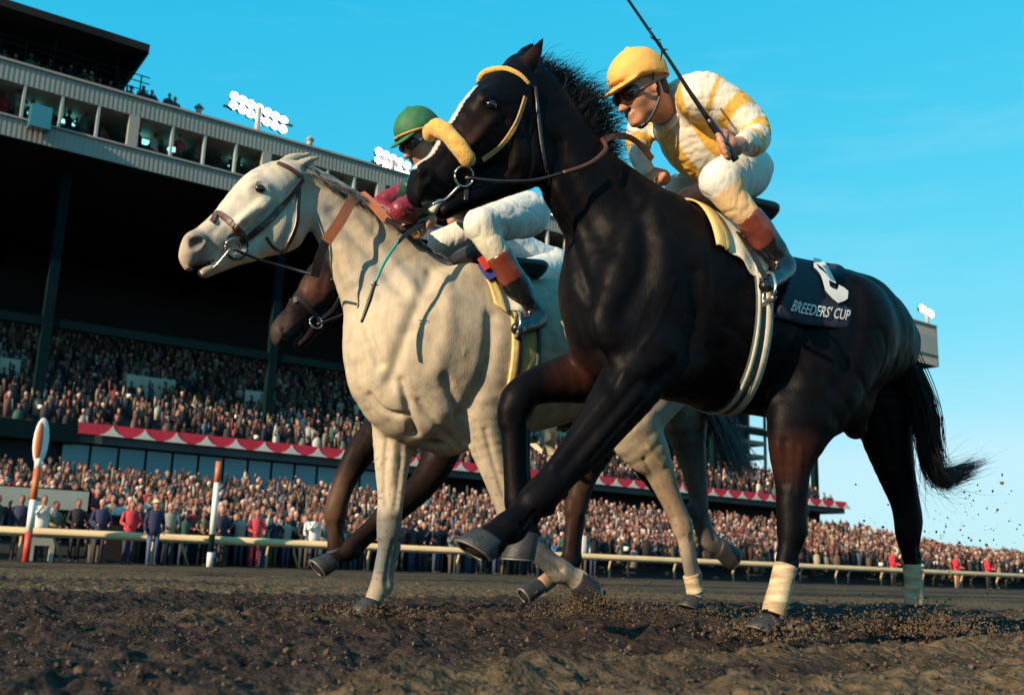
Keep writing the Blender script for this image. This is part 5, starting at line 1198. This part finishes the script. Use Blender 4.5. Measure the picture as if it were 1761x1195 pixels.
# the hand round the whip: fingers lie across it
J2 = rider(DK, S2, 'jockey in yellow and cream striped silks crouched on the dark horse, whip raised')
GR_HEAD = GR.P(724, 243, .0)
S1 = dict(head=GR_HEAD, HR=rot_frame(math.radians(34), math.radians(8)) * .93, neck=GR.P(752, 282, 0), tw=1.4, cap='capg', cap2='tan', cuff=(.66, .62, .50), boottop=.75,
  torso=[(762, 296, 38), (785, 322, 44), (820, 345, 42), (862, 360, 38), (895, 370, 37), (905, 373, 36)],
  arm_n=[(770, 312, 32, .17), (730, 345, 26, .22), (690, 362, 20, .24), (703, 372, 16, .22), (716, 376, 13, .20)],
  arm_f=[(750, 304, 30, -.17), (700, 335, 24, -.22), (655, 354, 18, -.22), (676, 368, 15, -.16), (692, 378, 12, -.12)],
  thigh_n=[(905, 368, 38, .10), (870, 378, 36, .19), (826, 386, 27, .26)], thigh_f=[(890, 372, 34, -.10), (820, 395, 28, -.18), (760, 418, 22, -.22)],
  shin_n=[(826, 388, 27, .26), (842, 416, 25, .27), (858, 440, 23, .27), (890, 495, 23, .27), (918, 540, 18, .26)], shin_f=[(758, 418, 22, -.24), (790, 440, 21, -.26), (820, 465, 19, -.26), (850, 500, 19, -.26), (875, 530, 16, -.26)],
  foot_n=[(926, 548, 18, .28), (908, 558, 15, .32), (890, 566, 12, .36)], foot_f=[(880, 538, 15, -.28), (865, 545, 13, -.3), (852, 552, 10, -.32)],
  hands=[(GR.P(725, 384, .20), (.8, .1, -.5), (-.5, 0, -.85), (0, 1, .1)), (GR.P(690, 384, -.10), (.9, .2, -.3), (-.2, 0, -1), (0, 1, .2))], silkpaint=silk_red)
J1 = rider(GR, S1, 'jockey in green cap and dark red silks, crouched low on the grey horse')
S3 = dict(head=BR.P(790, 352, 0), HR=rot_frame(math.radians(16)), neck=BR.P(820, 385, 0), tw=1.35, cap='capg', cuff=(.66, .64, .60), boottop=.5, h=.011,
  torso=[(828, 398, 32), (850, 415, 36), (880, 432, 36), (915, 450, 34), (940, 458, 34), (950, 462, 33)],
  arm_n=[(835, 405, 26, .17), (805, 430, 22, .22), (780, 450, 18, .22), (770, 458, 13, .18), (762, 462, 11, .16)], arm_f=[(820, 400, 24, -.17), (795, 425, 20, -.22), (770, 445, 16, -.2), (760, 455, 12, -.14), (752, 460, 10, -.1)],
  thigh_n=[(945, 465, 32, .10), (915, 470, 28, .18), (885, 470, 23, .24)], thigh_f=[(950, 470, 32, -.10), (905, 475, 24, -.18), (865, 480, 19, -.22)],
  shin_n=[(887, 474, 22, .25), (910, 498, 19, .26), (932, 525, 17, .26), (955, 556, 17, .26), (970, 582, 14, .26)], shin_f=[(867, 482, 18, -.24), (890, 505, 17, -.26), (910, 530, 15, -.26), (930, 555, 15, -.26), (950, 580, 13, -.26)],
  foot_n=[(974, 588, 13, .28), (962, 596, 11, .31), (950, 602, 9, .34)], foot_f=[(953, 584, 12, -.28), (943, 590, 10, -.3), (932, 596, 8, -.32)],
  hands=[(BR.P(756, 466, .15), (.9, .1, -.4), (-.4, 0, -.9), (0, 1, 0)), (BR.P(746, 466, -.08), (.9, .1, -.4), (-.4, 0, -.9), (0, 1, 0))], silkpaint=lambda V, n, a_, b_, c_: np.tile(np.array((.60, .62, .62)), (len(V), 1)))
J3 = rider(BR, S3, 'jockey in white breeches, mostly hidden, on the third horse behind the grey')
# whips
def whip(fig, pts, rad, label, m='whip', extra=None):
    Q = catmull(np.array([fig.P(*p) for p in pts]), 6); e = empty('riding_whip', label, 'whip', fig.Rw @ Q[0] + fig.O); o0 = fig.Rw @ Q[0] + fig.O; Qw = np.array([fig.Rw @ q + fig.O - o0 for q in Q])
    n = len(Q); rr = list(np.interp(np.linspace(0, 1, n), np.linspace(0, 1, len(rad)), rad)); return e, Qw, rr
e, Qw, rr = whip(DK, [(1266, 276, .44), (1247, 248, .44), (1218, 205, .44), (1184, 155, .44), (1150, 102, .44), (1116, 52, .44), (1072, -12, .44)], [.010, .010, .009, .007, .0055, .005, .0045], 'long black riding whip held up by the yellow capped jockey')
k = 12; a = Acc(); a.tube(Qw[:k + 1], [x * 1.25 for x in rr[:k + 1]], 10); link('grip', a.mesh('grip', True), M['whip'], e); a = Acc(); a.tube(Qw[k:], rr[k:], 8); link('shaft', a.mesh('shaft', True), M['whip'], e)
a = Acc()
for kk in (26, 28, 30):
    for j in range(3):
        w = RNG.normal(0, 1, 3) * .018; a.tube([Qw[min(kk, len(Qw) - 1)], Qw[min(kk, len(Qw) - 1)] + w + np.array([.008, 0, -.008])], [.005, .001], 4)
link('tuft', a.mesh('tuft'), M['whip'], e)
e, Qw, rr = whip(GR, [(728, 384, .24), (706, 398, .27), (684, 418, .31), (662, 450, .33), (646, 485, .33), (636, 515, .33), (622, 554, .33)], [.010, .009, .006, .006, .006, .009, .006], 'riding whip with a teal middle and dark flap hanging by the grey horse neck')
a = Acc(); a.tube(Qw[:13], [x * 1.2 for x in rr[:13]], 8); link('grip', a.mesh('grip', True), M['whip'], e); a = Acc(); a.tube(Qw[12:25], rr[12:25], 8); link('shaft', a.mesh('shaft', True), M['teal'], e); a = Acc(); a.tube(Qw[24:], rr[24:], 8); link('flap', a.mesh('flap', True), M['whip'], e)
a = Acc()
for j in range(10):
    w = RNG.normal(0, 1, 3) * .008; a.tube([Qw[24 + j % 3] - w, Qw[24 + j % 3] + w], [.0025, .002], 4)
link('tuft', a.mesh('tuft'), M['whip'], e)

# ------------------------------------------------------------------ dirt thrown up by the hooves
def fly(fig, px, py, lat, n, spread, up, name, label, sz=(.003, .010), bias=(0, 0)):
    c0 = fig.hit(px, py, lat)[0]; V, F = [], []
    for i in range(n):
        t = random.random() ** 1.3; o = np.array([random.gauss(0, spread[0]) + bias[0] * t, random.gauss(0, spread[0]) + bias[1] * t, 0]) * (.4 + t); z_ = abs(random.gauss(0, spread[1])) if not up else up[0] + (up[1] - up[0]) * random.random()
        r = sz[0] + (sz[1] - sz[0]) * random.random() ** 3; q = IV * (1 + .4 * RNG.uniform(-1, 1, (len(IV), 1))) * RNG.uniform(.6, 1.2, 3) * r
        p = c0 + o; p[2] = max(p[2], 0) * 0 + max(.0, z_) + .0; V.append(q + p); F.append(IF + i * len(IV))
    tag(link(name, new_mesh(name, np.concatenate(V), np.concatenate(F), smooth=False), M['clod']), label, 'dirt', kind='stuff')
fly(DK, 1318, 1090, .14, 500, (.12, .03), None, 'kicked_dirt', 'dirt spraying round the near hind hoof of the dark horse')
fly(DK, 1560, 1075, -.14, 3200, (.20, .05), None, 'kicked_dirt', 'mound of dirt bursting round the far hind hoof of the dark horse', (.0025, .007))
fly(DK, 1640, 1050, -.1, 420, (.26, .2), (.0, .62), 'flying_dirt', 'specks of dirt flying in the air behind the dark horse', (.002, .007), (.3, .2))
fly(GR, 1010, 1045, .13, 2200, (.11, .07), None, 'kicked_dirt', 'dirt bursting up under the lifted fore hoof of the grey horse', (.002, .008))
fly(GR, 640, 1055, -.13, 500, (.12, .025), None, 'kicked_dirt', 'dirt kicked round the planted fore hoof of the grey horse')
fly(GR, 1195, 1040, .13, 900, (.28, .04), None, 'kicked_dirt', 'low line of dirt behind the grey horse bandaged hind foot', (.0025, .007))
